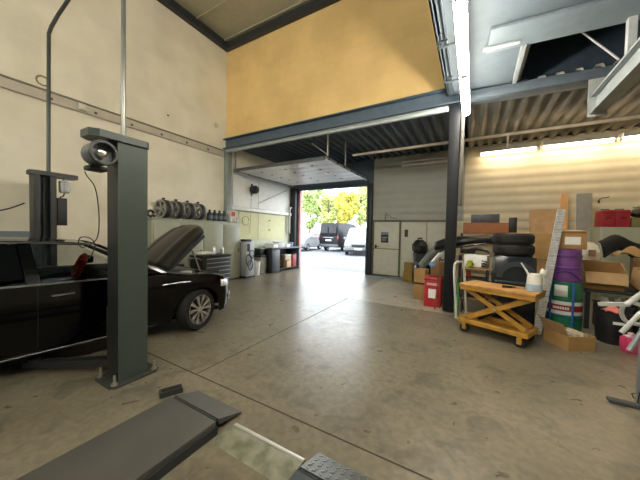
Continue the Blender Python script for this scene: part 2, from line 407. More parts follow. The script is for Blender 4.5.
def lift_post(label, loc, inward, motor):
    """origin: middle of the column's foot; inward = +1/-1 along x toward the car"""
    t = thing('lift_post', label, 'car lift', loc, 0, 'posts of the two-post lift')
    i = inward
    MB().prism([(-.2,-.19),(-.15,-.24),(.15,-.24),(.2,-.19),(.2,.19),(.15,.24),(-.15,.24),(-.2,.19)], 0, .02, 'Z').build('base_plate', M('base_dark', '#3a3b38', .55, var=.3), t)
    for (bx, by) in ((-.15, -.19), (.15, -.19), (-.15, .19), (.15, .19)):
        MB().cyl((bx,by,.022), (bx,by,.035), .03, 10).cyl((bx,by,.034), (bx,by,.05), .022, 6).cyl((bx,by,.05), (bx,by,.12), .012, 8).build('anchor_bolt', M('bolt_zinc', '#a8a79c', .35, .7, var=.2), t)
    a, b = sorted((-i*.115, i*.115))
    o0, o1 = sorted((-i*.115, -i*.107))
    MB().box(o0, o1, -.14, .14, .022, 2.46).build('outer_plate', m_lift, t)
    i0, i1 = sorted((-i*.106, i*.115))
    MB().box(i0, i1, -.14, -.128, .022, 2.46).box(i0, i1, .128, .14, .022, 2.46).box(*sorted((i*.107, i*.115)), -.128, -.06, .022, 2.46).box(*sorted((i*.107, i*.115)), .06, .128, .022, 2.46).build('channel', m_liftd, t)
    MB().cyl((i*.03,0,.03), (i*.03,0,2.44), .022, 10).build('screw_spindle', m_dark, t)
    sx0, sx1 = sorted((i*.118, i*.2))
    MB().box(sx0, sx1, -.12, .12, .1, .75, bev=.01).build('carriage', m_liftd, t)
    for s in (-1, 1):
        e = (i*(.95), s*.55)
        q = MB(); p0 = Vector((i*.21, s*.08, .13)); p1 = Vector((e[0], e[1], .10))
        dr = (p1-p0).normalized(); nn = Vector((-dr.y, dr.x, 0))*.05
        q.hexa([p0-nn+Vector((0,0,-.04)), p1-nn+Vector((0,0,-.03)), p1+nn+Vector((0,0,-.03)), p0+nn+Vector((0,0,-.04)), p0-nn+Vector((0,0,.04)), p1-nn+Vector((0,0,.03)), p1+nn+Vector((0,0,.03)), p0+nn+Vector((0,0,.04))])
        ar = q.build('swing_arm', m_liftd, t)
        MB().cyl((e[0]-i*.06, e[1]-s*.04, .135), (e[0]-i*.06, e[1]-s*.04, .165), .055, 16).build('rubber_pad', m_rubber, ar)
    # head plate with rounded ends, overhanging at the motor side
    y0, y1 = (-.37, .16) if motor < 0 else (-.18, .44)
    pl = MB()
    poly = [(-.14, y0+.07), (-.08, y0), (.09, y0), (.14, y0+.07), (.14, y1-.04), (.10, y1), (-.10, y1), (-.14, y1-.04)]
    pl.prism([(x, y) for x, y in poly], 2.462, 2.53, 'Z')
    pl.build('head_plate', m_lift if motor < 0 else m_liftd, t)
    if motor < 0:
        mo = MB().lathe([(0,-.10),(.08,-.10),(.105,-.08),(.112,-.02),(.112,.07),(.10,.10),(.098,.06),(0,.05)], (.02,-.27,2.31), 28, 'X').build('motor', M('motor_grey', '#6b7072', .45, .2, var=.2), t)
        MB().lathe([(.088,-.01),(.112,-.01),(.12,.01),(.112,.03),(.092,.03)], (.132,-.27,2.31), 28, 'X', closed=True).build('cowl_ring', M('cowl', '#3c4041', .4), mo)
        MB().lathe([(0,-.06),(.045,-.06),(.04,-.01),(.02,.0),(0,.0)], (.132,-.27,2.31), 20, 'X').build('fan_hub', m_chrome, mo)
        MB().box(-.08, .06, -.35, -.2, 2.15, 2.195, bev=.01).build('junction_box', m_black, mo)
    else:
        mo = MB().lathe([(0,0),(.06,0),(.075,.02),(.075,.2),(.05,.215),(.02,.23),(.02,.262),(0,.262)], (.06,.26,2.2), 24).build('motor', M('motor_silver', '#a9a9a6', .35, .5, var=.1), t)
        for k in range(5): MB().lathe([(.076,0),(.082,0),(.082,.008),(.076,.008)], (.06,.26,2.25+.03*k), 24, closed=True).build('cooling_fin', m_alu, mo)
        MB().box(.02, .15, .145, .27, 1.62, 2.1, bev=.01).build('control_box', m_black, t)
        MB().tube([(.06,.26,2.2), (.07,.24,2.14), (.08,.2,2.12), (.08,.2,2.101)], .012).build('motor_cable', m_black, t)
    return t
lp = lift_post('dark grey-green lift post in front of the black car, round motor under its head', (-3.215, 1.45, 0), -1, -1)
lp2 = lift_post('darker lift post beyond the black car, upright silver motor and black switch box', (-6.42, 1.60, 0), 1, 1)
# conduits from the heads to the roof
cd = MB().tube([(-3.24, 1.42, 2.535), (-3.24, 1.42, 3.2), (-3.235, 1.425, 7.4)], .022, 12).build('hanging_conduit', M('conduit_steel', '#7c7d76', .3, .6, var=.1))
tag(cd, 'straight steel conduit rising from the lift post with the round motor', 'conduit')
cd = MB().tube([(-6.42, 1.67, 2.535), (-6.42, 1.69, 4.9), (-6.42, 1.72, 5.03), (-6.41, 1.81, 5.3), (-6.3, 2.15, 6.2), (-6.2, 2.4, 7.4)], .027, 12).build('hanging_conduit', M('conduit_dark', '#4b4d4a', .4, .5, var=.1))
tag(cd, 'conduit with a bend near its top above the post with the switch box', 'conduit')
hl = MB().tube(arc((-7.1, 1.78, 4.33), .085, 0, 345, 20, 'YZ'), .014).build('hanging_loop', M('loop_brass', '#857a55', .4, .3))
tag(hl, 'small round ring hung on the trunking of the plastered wall', 'ring')
wr = MB().tube(curve([(-3.26,1.1,2.138),(-3.27,1.12,2.10),(-3.3,1.20,1.98),(-3.32,1.235,1.7),(-3.32,1.22,1.5),(-3.32,1.16,1.43),(-3.32,1.1,1.40),(-3.32,1.07,1.45),(-3.32,1.09,1.5),(-3.32,1.16,1.49),(-3.32,1.2,1.42),(-3.32,1.16,1.3),(-3.32,1.1,1.28)]), .005, 6).build('hanging_cable', m_black)
tag(wr, 'thin black cable looping down from the round motor', 'cable')
wr = MB().tube(curve([(-6.5,1.4,1.98),(-6.55,1.2,1.86),(-6.6,.9,1.77),(-6.7,.4,1.74),(-6.9,-.3,1.8),(-7.18,-.8,1.9)]), .012, 6).build('hanging_cable', m_black)
tag(wr, 'black cable sagging from the post with the switch box to the wall', 'cable')
# cable trunking along the left wall
t = thing('cable_trunking', 'pale trunking with a pipe above it along the plastered wall', 'trunking', (XL+.01, 0, 0))
MB().box(0, .06, -6, 6.02, 3.99, 4.16, bev=.006).build('hanging_rail', M('trunk_cream', '#c2bba9', .5, var=.06), t)
MB().cyl((.045, -6, 4.19), (.045, 6.02, 4.19), .02, 10).build('pipe', M('trunk_pipe', '#8f8c7c', .4, .2), t)
for y in (-1, 0, 1.2, 1.9, 2.6, 3.3, 4.0, 4.7, 5.4):
    MB().box(.061, .072, y-.025, y+.025, 4.03, 4.08, bev=.003).build('clip', M('clip_dark', '#5d5a50', .5), t)
t = thing('socket_box', 'small pale junction box on the trunking just past the steel conduit', 'box', (XL+.1, 2.35, 4.0))
MB().box(0, .06, -.07, .07, 0, .14, bev=.01).build('hanging_case', M('trunk_cream'), t)
MB().box(.061, .07, -.05, .05, .02, .12, bev=.003).build('lid', M('lid_cream', '#cfcbb6', .4), t)
tag(MB().box(0, .02, -.02, .02, 0, .03, bev=.003).build('hanging_clip', m_black), 'small dark hook high on the plastered wall near the yellow wall', 'hook', loc=(XL+.005, 4.2, 4.62))
tag(MB().box(0, .08, -.05, .05, 0, .12, bev=.01).build('vent_cap', M('lid_cream')), 'small cream wall cap above the trunking near the yellow wall corner', 'cap', loc=(XL+.005, 5.72, 4.85))

# ------------------------------------------------------------------ the black car
m_paint = M('car_paint_black', '#030304', .1, var=0, spec=.3)
m_glass = glass_mat('car_glass', '#f0f2f2')
m_tint = glass_mat('car_glass_dark', '#15181a')
m_trimc = M('chrome_trim', '#cfd0d2', .15, 1, var=0)
m_int = M('car_interior', '#101113', .7, var=.2)
car = thing('car', 'black saloon car with its bonnet raised standing between the lift posts', 'car', (-4.63, 2.69, 0), 82)
XF, XRR = .97, -3.78
def hw(x):
    w = .90
    if x > .35: w = .90*max(0, 1-((x-.35)/(XF-.35))**2.6)**.5 if x < XF else 0
    if x < -3.1: w = .90*max(0, 1-((-3.1-x)/(-3.1-XRR))**2.8)**.5 if x > XRR else 0
    return w
def beltz(x):
    if x > -.7: return .955-.135*(x+.7)/1.4-.10*max(0, (x-.35)/.62)**2
    if x > -3.0: return .955+.035*(-.7-x)/2.3
    return .99
def botz(x):
    z = .22 if x < .5 else .22+.02*(x-.5)
    for c in (.12, -2.75):
        if abs(x-c) < .365: z = max(z, .325+math.sqrt(.365**2-(x-c)**2))
    return z
def prof(v, z):      # bulge of the flank
    return 1-.05*abs(v-.62)**1.4*2-.05*max(0, .25-v)
xs = sorted(set([round(XRR+i*(XF-XRR)/110, 4) for i in range(111)]+[XF-.003, XF-.012, XF-.03, XRR+.003, XRR+.012, XRR+.03]))
rows = []
nv = 12
for x in xs: 
    zb, zt = botz(x), beltz(x)
    rows.append([(x, hw(x)*prof((zb+(zt-zb)*j/nv-.22)/.78, 0), zb+(zt-zb)*j/nv) for j in range(nv+1)])
body = MB()
def nose(x, z): return x-(.16*max(0, min(1, (x-.45)/.5))*max(0, (z-.5)/.35)**1.6+.05*max(0, min(1, (x-.6)/.37))*max(0, (.42-z)/.2))
rows = [[(nose(x,z), y, z) for x,y,z in r] for r in rows]
body.grid([[(x,-y,z) for x,y,z in r] for r in rows]); body.grid(rows)
# rear deck, belt shelf in from the flank, fender tops (engine bay and cabin left open)
def strip(x0, x1, inset, n=14, dz=.012):
    for s in (-1, 1):
        rr = []
        for i in range(n+1):
            x = x0+(x1-x0)*i/n; w = hw(x)*prof(1, 0)
            xn = nose(x, beltz(x)); rr.append([(xn, s*w, beltz(x)), (xn, s*max(0, w-inset*.4), beltz(x)+dz), (xn, s*max(0, w-inset), beltz(x)+dz*.6)])
        body.grid(rr)
strip(-3.1, -.6, .07); strip(-.6, .93, .17, 18, .03)
deck = []
for i in range(9):
    x = -3.12+(XRR+.01+3.12)*i/8; w = hw(x)*prof(1,0)
    deck.append([(x, w*k/5, beltz(x)+.04*(1-(k/5)**2)*(1 if i < 8 else 0)) for k in range(-5, 6)])
body.grid(deck)
body_o = body.build('body', m_paint, car, fixn=True, ang=40)
# underbody, engine bay floor and bulkhead
ub = MB().box(-3.4, .62, -.62, .62, .18, .24)
ub.box(-.62, -.56, -.75, .75, .3, 1.0)
ub.build('underbody', m_int, car)
eb = MB().box(.62, .68, -.6, .6, .3, .80).box(-.55, .6, -.66, -.64, .3, .88).box(-.55, .6, .64, .66, .3, .88).build('engine_bay', m_black, car)
MB().box(-.3, .35, -.35, .3, .45, .9, bev=.05).build('engine_cover', M('engine_grey', '#2b2c2e', .4), eb)
MB().box(-.4, -.1, .38, .6, .6, .88, bev=.02).build('battery', m_black, eb)
MB().cyl((.1,-.5,.6), (.1,-.5,.9), .09).build('filler_tank', M('tank_white', '#c9c9c0', .5), eb)
# roof and pillars
def roofz(x):
    t = (x+1.95)/.95
    return 1.445-.055*t*t
rf = []
for i in range(15):
    x = -1.18+(-2.75+1.18)*i/14
    w = .60+.02*math.sin(PI*i/14)
    rf.append([(x, w*k/6, roofz(x)+.035*(1-(k/6)**2)-.03) for k in range(-6, 7)])
roof = MB().grid(rf).build('roof', m_paint, car, solid=.02)
for s in (-1, 1):
    MB().tube([(x, s*(.615+.02*math.sin(PI*i/14)), roofz(x)-.03) for i, x in enumerate([-1.18-1.57*i/14 for i in range(15)])], .012, 6).build('roof_strip', m_trimc if s < 0 else m_black, roof)
    def pil(p, q, w):
        mb = MB(); P, Q = Vector(p), Vector(q); d = Vector((w/2, 0, 0))
        n = Vector((0, s*.02, 0))
        mb.hexa([P-d-n, P+d-n, P+d+n, P-d+n, Q-d*.9-n, Q+d*.9-n, Q+d*.9+n, Q-d*.9+n]); return mb
    pil((-.36, s*.80, .96), (-1.1, s*.605, 1.385), .07).build('pillar', m_paint, car)
    pil((-1.66, s*.85, .96), (-1.72, s*.635, 1.41), .11).build('pillar', m_paint, car)
    pil((-3.12, s*.80, 1.02), (-2.68, s*.60, 1.385), .20).build('pillar', m_paint, car)
    def pane(name, poly, mt):
        mb = MB(); fr = []
        for (x, z) in poly:
            f = (z-.96)/.45; fr.append((x, s*(.856-.222*f), z))
        mb.slab(fr, .005); return mb.build(name, mt, car)
    pane('front_window', [(-.50,.962),(-1.6,.965),(-1.66,1.40),(-1.16,1.385)], m_glass)
    pane('rear_window', [(-1.72,.97),(-2.9,.99),(-2.62,1.36),(-1.78,1.40)], m_tint)
    MB().tube([(-.62-2.4*i/12, s*(.872), .957+.032*i/12+.003) for i in range(13)], .013, 6).build('belt_trim', m_trimc, car)
    MB().tube([(-.5-1.75*i/8, s*.895, .25) for i in range(9)], [.003]+[.007]*7+[.003], 6).build('sill_trim', M('sill_grey', '#6a6a6a', .35, .5, var=0), car)
    for x in (-1.55, -2.6):
        MB().tube([(x, s*.875, .84), (x+.02, s*.915, .845), (x+.2, s*.92, .85), (x+.22, s*.88, .85)], .011, 6).build('door_handle', m_trimc, car)
    MB().box(-.98, -.80, *sorted((s*.90, s*1.07)), .985, 1.12, bev=.035).build('mirror', m_paint, car)
    hl_ = MB().grid([[(nose(x,z)+.008, s*(hw(x)*prof(.8,0)+.006), z) for z in (zz-.08, zz-.02, zz+.035)] for x, zz in ((.50,.73),(.60,.72),(.70,.71),(.78,.70),(.86,.69),(.91,.68))]).build('headlight', M('headlight', '#dfe3e6', .12, .1, var=.1, coat=1), car, solid=.012)
    MB().grid([[(nose(x,z)+.006, s*(hw(x)*prof(.3,0)+.008), z) for z in (.40, .48)] for x in (.72,.8,.86,.91)]).build('bumper_light', M('drl', '#d6dadd', .15, .3, var=.1), car, solid=.012)
    MB().tube([(-.42, s*.905, .80), (-.2, s*.91, .805), (-.02, s*.91, .80)], .008, 6).build('wing_badge', m_trimc, car)
    for xx in (-.62, -1.64, -2.62):
        MB().tube([(xx, s*(.9*prof((z-.22)/.78,0)+.0005), z) for z in (.3,.45,.6,.75,.9,.945)], .004, 4).build('door_seam', m_rubber, car)
# windscreen, rear window, cowl and wipers
MB().grid([[( -.32-.78*i/6, y*(1-.22*i/6), .955+.435*i/6+.02*(1-(y/.8)**2)) for y in (-.79,-.5,-.25,0,.25,.5,.79)] for i in range(7)]).build('windscreen', m_glass, car, solid=.004)
MB().grid([[( -2.70-.5*i/5, y*(1+.2*i/5), 1.40-.36*i/5+.02*(1-(y/.62)**2)) for y in (-.6,-.3,0,.3,.6)] for i in range(6)]).build('rear_screen', m_tint, car, solid=.004)
cw = MB().grid([[(-.32, y, .955), (-.24, y, .93), (-.16, y, .92)] for y in (-.74,-.4,0,.4,.74)]).build('cowl', m_black, car, solid=.02)
for y in (-.62, .05):
    MB().tube([(-.22, y, .965), (-.34, y+.15, 1.0), (-.40, y+.55, 1.03)], .012, 6).build('wiper', M('wiper_grey', '#8d9093', .25, .6, var=0), cw)
# cabin
cb = MB().box(-3.1, -.6, -.72, .72, .24, .35).build('cabin_floor', m_int, car)
m_red = M('seat_red', '#d42a20', .7, var=.15)
for (y, mt) in ((-.37, m_int), (.37, m_int)):
    st = MB().box(-1.95, -1.4, y-.24, y+.24, .4, .62, bev=.06).build('seat', mt, car)
    MB().box(-2.02, -1.88, y-.23, y+.23, .6, 1.12, bev=.05, rot=(0,-14,0), piv=(-1.95,y,.6)).build('seat_back', mt, st)
    MB().box(-2.12, -2.03, y-.13, y+.13, 1.16, 1.32, bev=.035).build('headrest', mt, st)
MB().box(-2.85, -2.35, -.6, .6, .4, .6, bev=.06).build('rear_bench', m_int, car)
MB().box(-2.95, -2.82, -.6, .6, .6, 1.12, bev=.05).build('rear_backrest', m_int, car)
da = MB().box(-.95, -.62, -.72, .72, .7, .99, bev=.06).build('dashboard', m_int, car)
sw = MB().tube([(-1.08+.06*math.sin(R(a)), .37+.165*math.cos(R(a)), 1.02+.155*math.sin(R(a))) for a in range(0, 360, 20)], .032, 8, closed=True)
sw.lathe([(0,-.02),(.1,-.02),(.11,.02),(0,.03)], (-1.06,.37,1.02), 16, 'X').box(-1.08, -1.05, .24, .5, .98, 1.06, bev=.01)
sw.build('steering_wheel', m_red, da)['label'] = 'steering wheel in a red cover'
# bonnet, hinged at the scuttle
hinge = Vector((-.30, 0, .985)); ang = R(42)
def bon(u, v):       # u along, v across in -1..1
    L = 1.0; wv = (.76-.08*u)*(1 if u < .8 else math.sqrt(max(0, 1-((u-.8)/.23)**2*.55)))
    x = L*u-(.10*u*abs(v)**3 if u > .5 else 0)
    z = .055*(1-v*v)+.035*math.sin(PI*u)*(1-v*v*.5)+(.018 if abs(abs(v)-.55) < .12 else 0)-.06*max(0, u-.85)*4
    return hinge+Vector((x*math.cos(ang)-z*math.sin(ang), v*wv, x*math.sin(ang)+z*math.cos(ang)))
bn = MB().grid([[bon(i/14, j/14) for j in range(-14, 15)] for i in range(15)]).build('bonnet', M('bonnet_black', '#08090a', .28, var=0, spec=.2), car, solid=.03, ang=60)
inn = MB()
for (u0, u1, v0, v1) in ((.08,.9,-.86,-.7), (.08,.9,.7,.86), (.06,.16,-.8,.8), (.82,.92,-.8,.8), (.1,.9,-.1,.1)):
    c = [bon(u0,v0), bon(u1,v0), bon(u1,v1), bon(u0,v1)]
    off = Vector((math.sin(ang), 0, -math.cos(ang)))
    inn.hexa([p+off*.11 for p in c]+[p+off*.022 for p in c])
inn.build('inner_frame', M('bonnet_inner', '#232528', .5), bn)
MB().tube([(.30,-.66,.80), (.12,-.64,1.28)], .013, 8).build('gas_strut', m_chrome, bn)
MB().tube([(.30,.66,.80), (.12,.64,1.28)], .013, 8).build('gas_strut', m_chrome, bn)
# grille and plate
MB().box(.93, .965, -.42, .42, .52, .64, bev=.01).build('grille', m_trimc, car)
MB().box(.965, .985, -.26, .26, .36, .47, bev=.003).build('number_plate', M('plate_white', '#d8d8d0', .4, var=.05), car)
# wheels
def car_wheel(parent, x, y, r=.325, w=.215, spokes=5, steer=0):
    s = -1 if y < 0 else 1
    wh = MB().lathe([(r*.70, -w*.42), (r*.74, -w/2), (r*.93, -w/2), (r, -w*.32), (r, w*.32), (r*.93, w/2), (r*.74, w/2), (r*.70, w*.42)], (0,0,0), 40, 'Y', closed=True).build('wheel', m_rubber, parent)
    wh.location = (x, y, r); wh.rotation_euler = (0, 0, R(steer))
    f = s*w*.46
    MB().lathe([(r*.70, -f), (r*.72, f), (r*.68, f), (r*.64, f*.8), (r*.62, -f)], (0,0,0), 40, 'Y', closed=True).build('rim', M('alloy', '#a9aaab', .3, .8, var=.08), wh)
    sp = MB()
    for k in range(spokes):
        for dd in (-.24, .24):
            a = 2*PI*k/spokes+.3
            p = lambda rr, an, yy: Vector((rr*math.cos(an), yy, rr*math.sin(an)))
            q0, q1 = r*.12, r*.68
            A = [p(q0, a+dd*.6-.2, f*.75), p(q1, a+dd*1.25-.13, f*.88), p(q1, a+dd*1.25+.13, f*.88), p(q0, a+dd*.6+.2, f*.75)]
            B = [v+Vector((0, s*.018, 0)) for v in A]
            sp.hexa(A+B)
    sp.lathe([(0, f*.7), (r*.17, f*.7), (r*.15, f*.95), (0, f*.97)], (0,0,0), 20, 'Y')
    sp.build('spokes', M('alloy_bright', '#c3c3c2', .25, .8, var=.08), wh, weld=False)
    MB().lathe([(0, f*.1), (r*.55, f*.1), (r*.55, f*.3), (0, f*.3)], (0,0,0), 30, 'Y').build('brake_disc', M('brake_dark', '#2a2a2b', .4, .6), wh)
    return wh
car_wheel(car, .12, -.785, steer=19); car_wheel(car, .12, .785, steer=19); car_wheel(car, -2.75, -.79); car_wheel(car, -2.75, .79)
# ------------------------------------------------------------------ low scissor lift set in the floor
m_run = M('runway_grey', '#504f4a', .5, var=.1, scale=4)
m_rund = M('runway_dark', '#2d3133', .5, var=.15)
def checker(x0, x1, y0, y1, z, z2, n=11):
    mb = MB(); k = 0
    for i in range(n):
        for j in range(6):
            cx = x0+(x1-x0)*(i+.5)/n; cy = y0+(y1-y0)*(j+.5)/6; a = R(45 if (i+j) % 2 else -45)
            zz = z+(z2-z)*(j+.5)/6
            dx, dy = .016*math.cos(a), .016*math.sin(a); nx, ny = -.004*math.sin(a), .004*math.cos(a)
            sl = (z2-z)/(y1-y0)
            P = [(cx-dx-nx, cy-dy-ny), (cx+dx-nx, cy+dy-ny), (cx+dx+nx, cy+dy+ny), (cx-dx+nx, cy-dy+ny)]
            mb.hexa([(px, py, zz+(py-cy)*sl) for px, py in P]+[(px, py, zz+(py-cy)*sl+.004) for px, py in P])
    return mb
def runway(label, x0, x1, y1, plain):
    t = thing('lift_runway', label, 'car lift', (0,0,0), 0, 'runways of the floor lift')
    MB().box(x0, x1, -1.6, y1, .012, .1, bev=.006).build('deck_plate', m_run if plain else m_rund, t)
    MB().box(x0-.018, x0-.002, -1.6, y1, .0, .065).box(x1+.002, x1+.018, -1.6, y1, 0, .065).build('side_rail', m_rund, t)
    MB().cyl((x0+.02, y1+.016, .085), (x1-.02, y1+.016, .085), .011, 10).build('hinge_pin', m_rund, t)
    fl_ = MB().hexa([(x0+.01, y1+.03, .05), (x1-.005, y1+.03, .05), (x1-.005, y1+.27, .003), (x0+.01, y1+.27, .003), (x0+.01, y1+.03, .098), (x1-.005, y1+.03, .098), (x1-.005, y1+.27, .016), (x0+.01, y1+.27, .016)]).build('drive_on_flap', m_run if plain else M('checker_steel', '#6b6c69', .4, .5, var=.2), t)
    if not plain: checker(x0+.02, x1-.02, y1+.04, y1+.26, .096, .0175).build('tread_pattern', M('tread', '#8a8a85', .35, .6, var=.1), fl_, weld=False)
    return t
runway('plain dark grey runway of the floor lift with a hinged flap beside the rubber block', -2.3, -1.70, 1.38, True)
runway('runway of the floor lift with a checker plate flap, cut off by the bottom edge', -.92, -.34, 1.36, False)
t = thing('cable_cover', 'worn pale metal cover plate on the floor between the two lift runways', 'cover plate', (0,0,0))
MB().hexa([(-1.655,1.3,.001),(-.96,1.3,.001),(-.96,1.55,.001),(-1.655,1.55,.001),(-1.64,1.33,.022),(-.96,1.33,.022),(-.96,1.52,.022),(-1.64,1.52,.022)]).build('plate', M('cover_plate', '#93937f', .5, .2, var=.2, scale=9, col2='#6a6b58'), t)
MB().hexa([(-1.63,1.495,.0235),(-.965,1.495,.0235),(-.965,1.53,.019),(-1.63,1.53,.019),(-1.63,1.50,.026),(-.965,1.50,.026),(-.965,1.525,.0225),(-1.63,1.525,.0225)]).build('worn_edge', M('bare_metal', '#c4c4bc', .3, .5, var=.15), t)
b = thing('wheel_block', 'small black rubber block lying on the floor by the lift runway', 'block', (-2.50, 1.50, 0), 65)
MB().hexa([(-.1,-.05,.001),(.1,-.05,.001),(.1,.05,.001),(-.1,.05,.001),(-.095,-.045,.05),(.095,-.045,.05),(.095,.045,.045),(-.095,.045,.045)]).build('block', M('block_rubber', '#2f3230', .7, var=.2), b)
MB().box(-.08, .08, -.03, .03, .0505, .0535, bev=.001).build('grip_pad', m_rubber, b)

# ------------------------------------------------------------------ along the left wall
m_cab = M('cabinet_sage', '#969a86', .45, var=.05)
m_cabd = M('cabinet_line', '#5e6154', .6)
t = thing('storage_cabinet', 'long sage grey metal cabinet against the plastered wall, wheel rims along its top', 'cabinet', (0,0,0))
MB().box(-7.03, -6.76, 3.55, 6.38, .02, 1.84, bev=.008).build('body', m_cab, t)
for k in range(4):
    y0 = 3.58+k*.70
    dd = MB().box(-6.755, -6.735, y0+.01, y0+.69, .08, 1.78, bev=.004).build('door', m_cab, t)
    MB().box(-6.733, -6.715, y0+.60, y0+.63, .88, 1.02, bev=.004).build('handle', m_cabd, dd)
MB().box(-7.03, -6.745, 3.5, 6.40, 1.842, 1.87).build('top_board', m_cab, t)
# rims on the cabinet
m_rim = M('rim_silver', '#9d9c96', .35, .5, var=.2)
def rim(lbl, y, first=None):
    t = thing('alloy_wheel', lbl, 'wheel rim', (-6.95, y, 1.872+.24), -84, 'wheel rims along the grey cabinet')
    MB().lathe([(.19,-.09),(.235,-.1),(.235,-.085),(.21,-.07),(.20,.07),(.235,.085),(.235,.1),(.19,.09)], (0,0,0), 28, 'X', closed=True).build('rim', m_rim, t)
    sp = MB()
    for k in range(5):
        a = 2*PI*k/5+.5
        c, s_ = math.cos(a), math.sin(a)
        sp.hexa([(.04, .03*c-.03*-s_, .03*s_-.03*c), (.05, .2*c-.03*-s_, .2*s_-.03*c), (.05, .2*c+.03*-s_, .2*s_+.03*c), (.04, .03*c+.03*-s_, .03*s_+.03*c),
                 (.07, .03*c-.03*-s_, .03*s_-.03*c), (.075, .2*c-.03*-s_, .2*s_-.03*c), (.075, .2*c+.03*-s_, .2*s_+.03*c), (.07, .03*c+.03*-s_, .03*s_+.03*c)])
    sp.lathe([(0,.02),(.06,.02),(.055,.08),(0,.085)], (0,0,0), 16, 'X')
    sp.build('spokes', m_rim, t, weld=False)
    MB().lathe([(.238,-.06),(.252,-.05),(.252,.05),(.238,.06)], (0,0,0), 28, 'X', closed=True).xf(Matrix.Scale(.93, 4)).build('black_band', m_black, t)
    MB().box(-.03, .03, -.03, .03, .24, .285, bev=.008).build('valve_cap', m_black, t)
    return t
names = ['wheel rim on the cabinet farthest from the row of dark bottles', 'second wheel rim on the cabinet, counting from the bonnet end', 'third wheel rim on the cabinet, counting from the bonnet end', 'wheel rim on the cabinet next to the row of dark bottles']
rr_ = rim(names[0], 3.95)
for k in (1, 2, 3): dup(rr_, (-6.95, 3.95+.33*k, 1.872+.24), None, names[k])
t = thing('hose_coil', 'small black coil at the bonnet end of the cabinet top', 'hose', (-6.93, 3.62, 1.873))
MB().tube(arc((0,0,.10), .07, 0, 340, 16, 'YZ'), .03, 8).build('coil', m_black, t)
MB().tube([(0,.05,.04),(.08,.06,.035),(.14,.03,.033),(.16,-.03,.033)], .025, 8).build('loose_end', m_black, t)
# bottles
m_bot = M('bottle_navy', '#1e2733', .35, var=.2)
def bottle(lbl, y):
    t = thing('bottle', lbl, 'bottle', (-6.9, y, 1.872), 0, 'dark bottles on the grey cabinet')
    MB().lathe([(0,0),(.075,0),(.08,.01),(.08,.2),(.06,.25),(.03,.27),(.03,.29),(0,.29)], (0,0,0), 16).build('bottle_body', m_bot, t)
    MB().lathe([(0,.291),(.035,.291),(.035,.33),(0,.332)], (0,0,0), 12).build('cap', m_black, t)
    MB().lathe([(.0815,.06),(.0815,.16)], (0,0,0), 16).build('paper_band', M('band_grey', '#59636e', .5), t)
    return t
B0 = None
lb = ['navy bottle on the cabinet next to the wheel rims', 'second navy bottle from the wheel rims on the cabinet', 'third navy bottle from the wheel rims on the cabinet', 'navy bottle on the cabinet next to the red and white box']
B0 = bottle(lb[0], 5.30)
for k in (1, 2, 3): dup(B0, (-6.9, 5.30+.18*k, 1.872), None, lb[k])
t = thing('carton', 'red and white box at the end of the cabinet top', 'box', (-6.9, 6.12, 1.872))
MB().box(-.1, .1, -.1, .1, 0, .36, bev=.004).build('box', M('box_white', '#d9d5cb', .5), t)
MB().box(.1005, .104, -.08, .08, .18, .33).build('red_panel', M('box_red', '#b3332c', .5, var=.1), t)
MB().box(.1, .17, .105, .17, 0, .14, bev=.01).build('tub', M('box_white'), t)
# tool trolley
t = thing('tool_trolley', 'black tool trolley with grey drawers and a cluttered top before the cabinet', 'tool trolley', (-6.36, 4.95, 0))
MB().box(-.28, .27, -.45, .45, .12, .86, bev=.01).build('body', M('trolley_black', '#0b0c0d', .5, spec=.3), t)
for k in range(6):
    z0 = .16+k*.115
    dr = MB().box(.272, .29, -.38, .42, z0, z0+.1, bev=.003).build('drawer', M('drawer_grey', '#383c3b', .45, var=.1), t)
    MB().box(.291, .305, -.36, .40, z0+.07, z0+.09, bev=.003).build('handle', m_alu, dr)
MB().box(-.3, .3, -.47, .47, .862, .90, bev=.01).build('top_tray', M('trolley_black'), t)
MB().tube([(-.2,-.455,.8),(-.2,-.54,.84),(.2,-.54,.84),(.2,-.455,.8)], .014).build('push_handle', m_alu, t)
for (x, y) in ((-.2,-.38),(.2,-.38),(-.2,.38),(.2,.38)):
    c = MB().cyl((x,y-.02,.055),(x,y+.02,.055), .054, 16).build('caster', m_rubber, t)
    MB().box(x-.02, x+.02, y-.035, y+.035, .08, .119).build('caster_fork', m_alu, c)
m_cl = M('cloth_white', '#cdc8b8', .8, var=.15)
tag(MB().box(-.14,.14,-.2,.2,0,.07, bev=.03).jitter(.015, 4).build('rag', m_cl), 'pale crumpled rag on the tool trolley', 'rag', loc=(-6.40, 4.75, .918))
can_l = ['pale spray can on the tool trolley beside the rag', 'pale spray can in the middle of the tool trolley', 'pale spray can at the far end of the tool trolley']
can = thing('spray_can', can_l[0], 'spray can', (-6.34, 5.0, .902), 0, 'spray cans on the tool trolley')
MB().lathe([(0,0),(.033,0),(.033,.17),(.02,.19),(0,.19)], (0,0,0), 14).build('can', m_galv, can)
MB().lathe([(0,.191),(.018,.191),(.016,.225),(0,.226)], (0,0,0), 10).build('nozzle_cap', M('cap_cream', '#d4c5a5', .5), can)
dup(can, (-6.46, 5.14, .902), None, can_l[1]); dup(can, (-6.34, 5.32, .902), None, can_l[2])
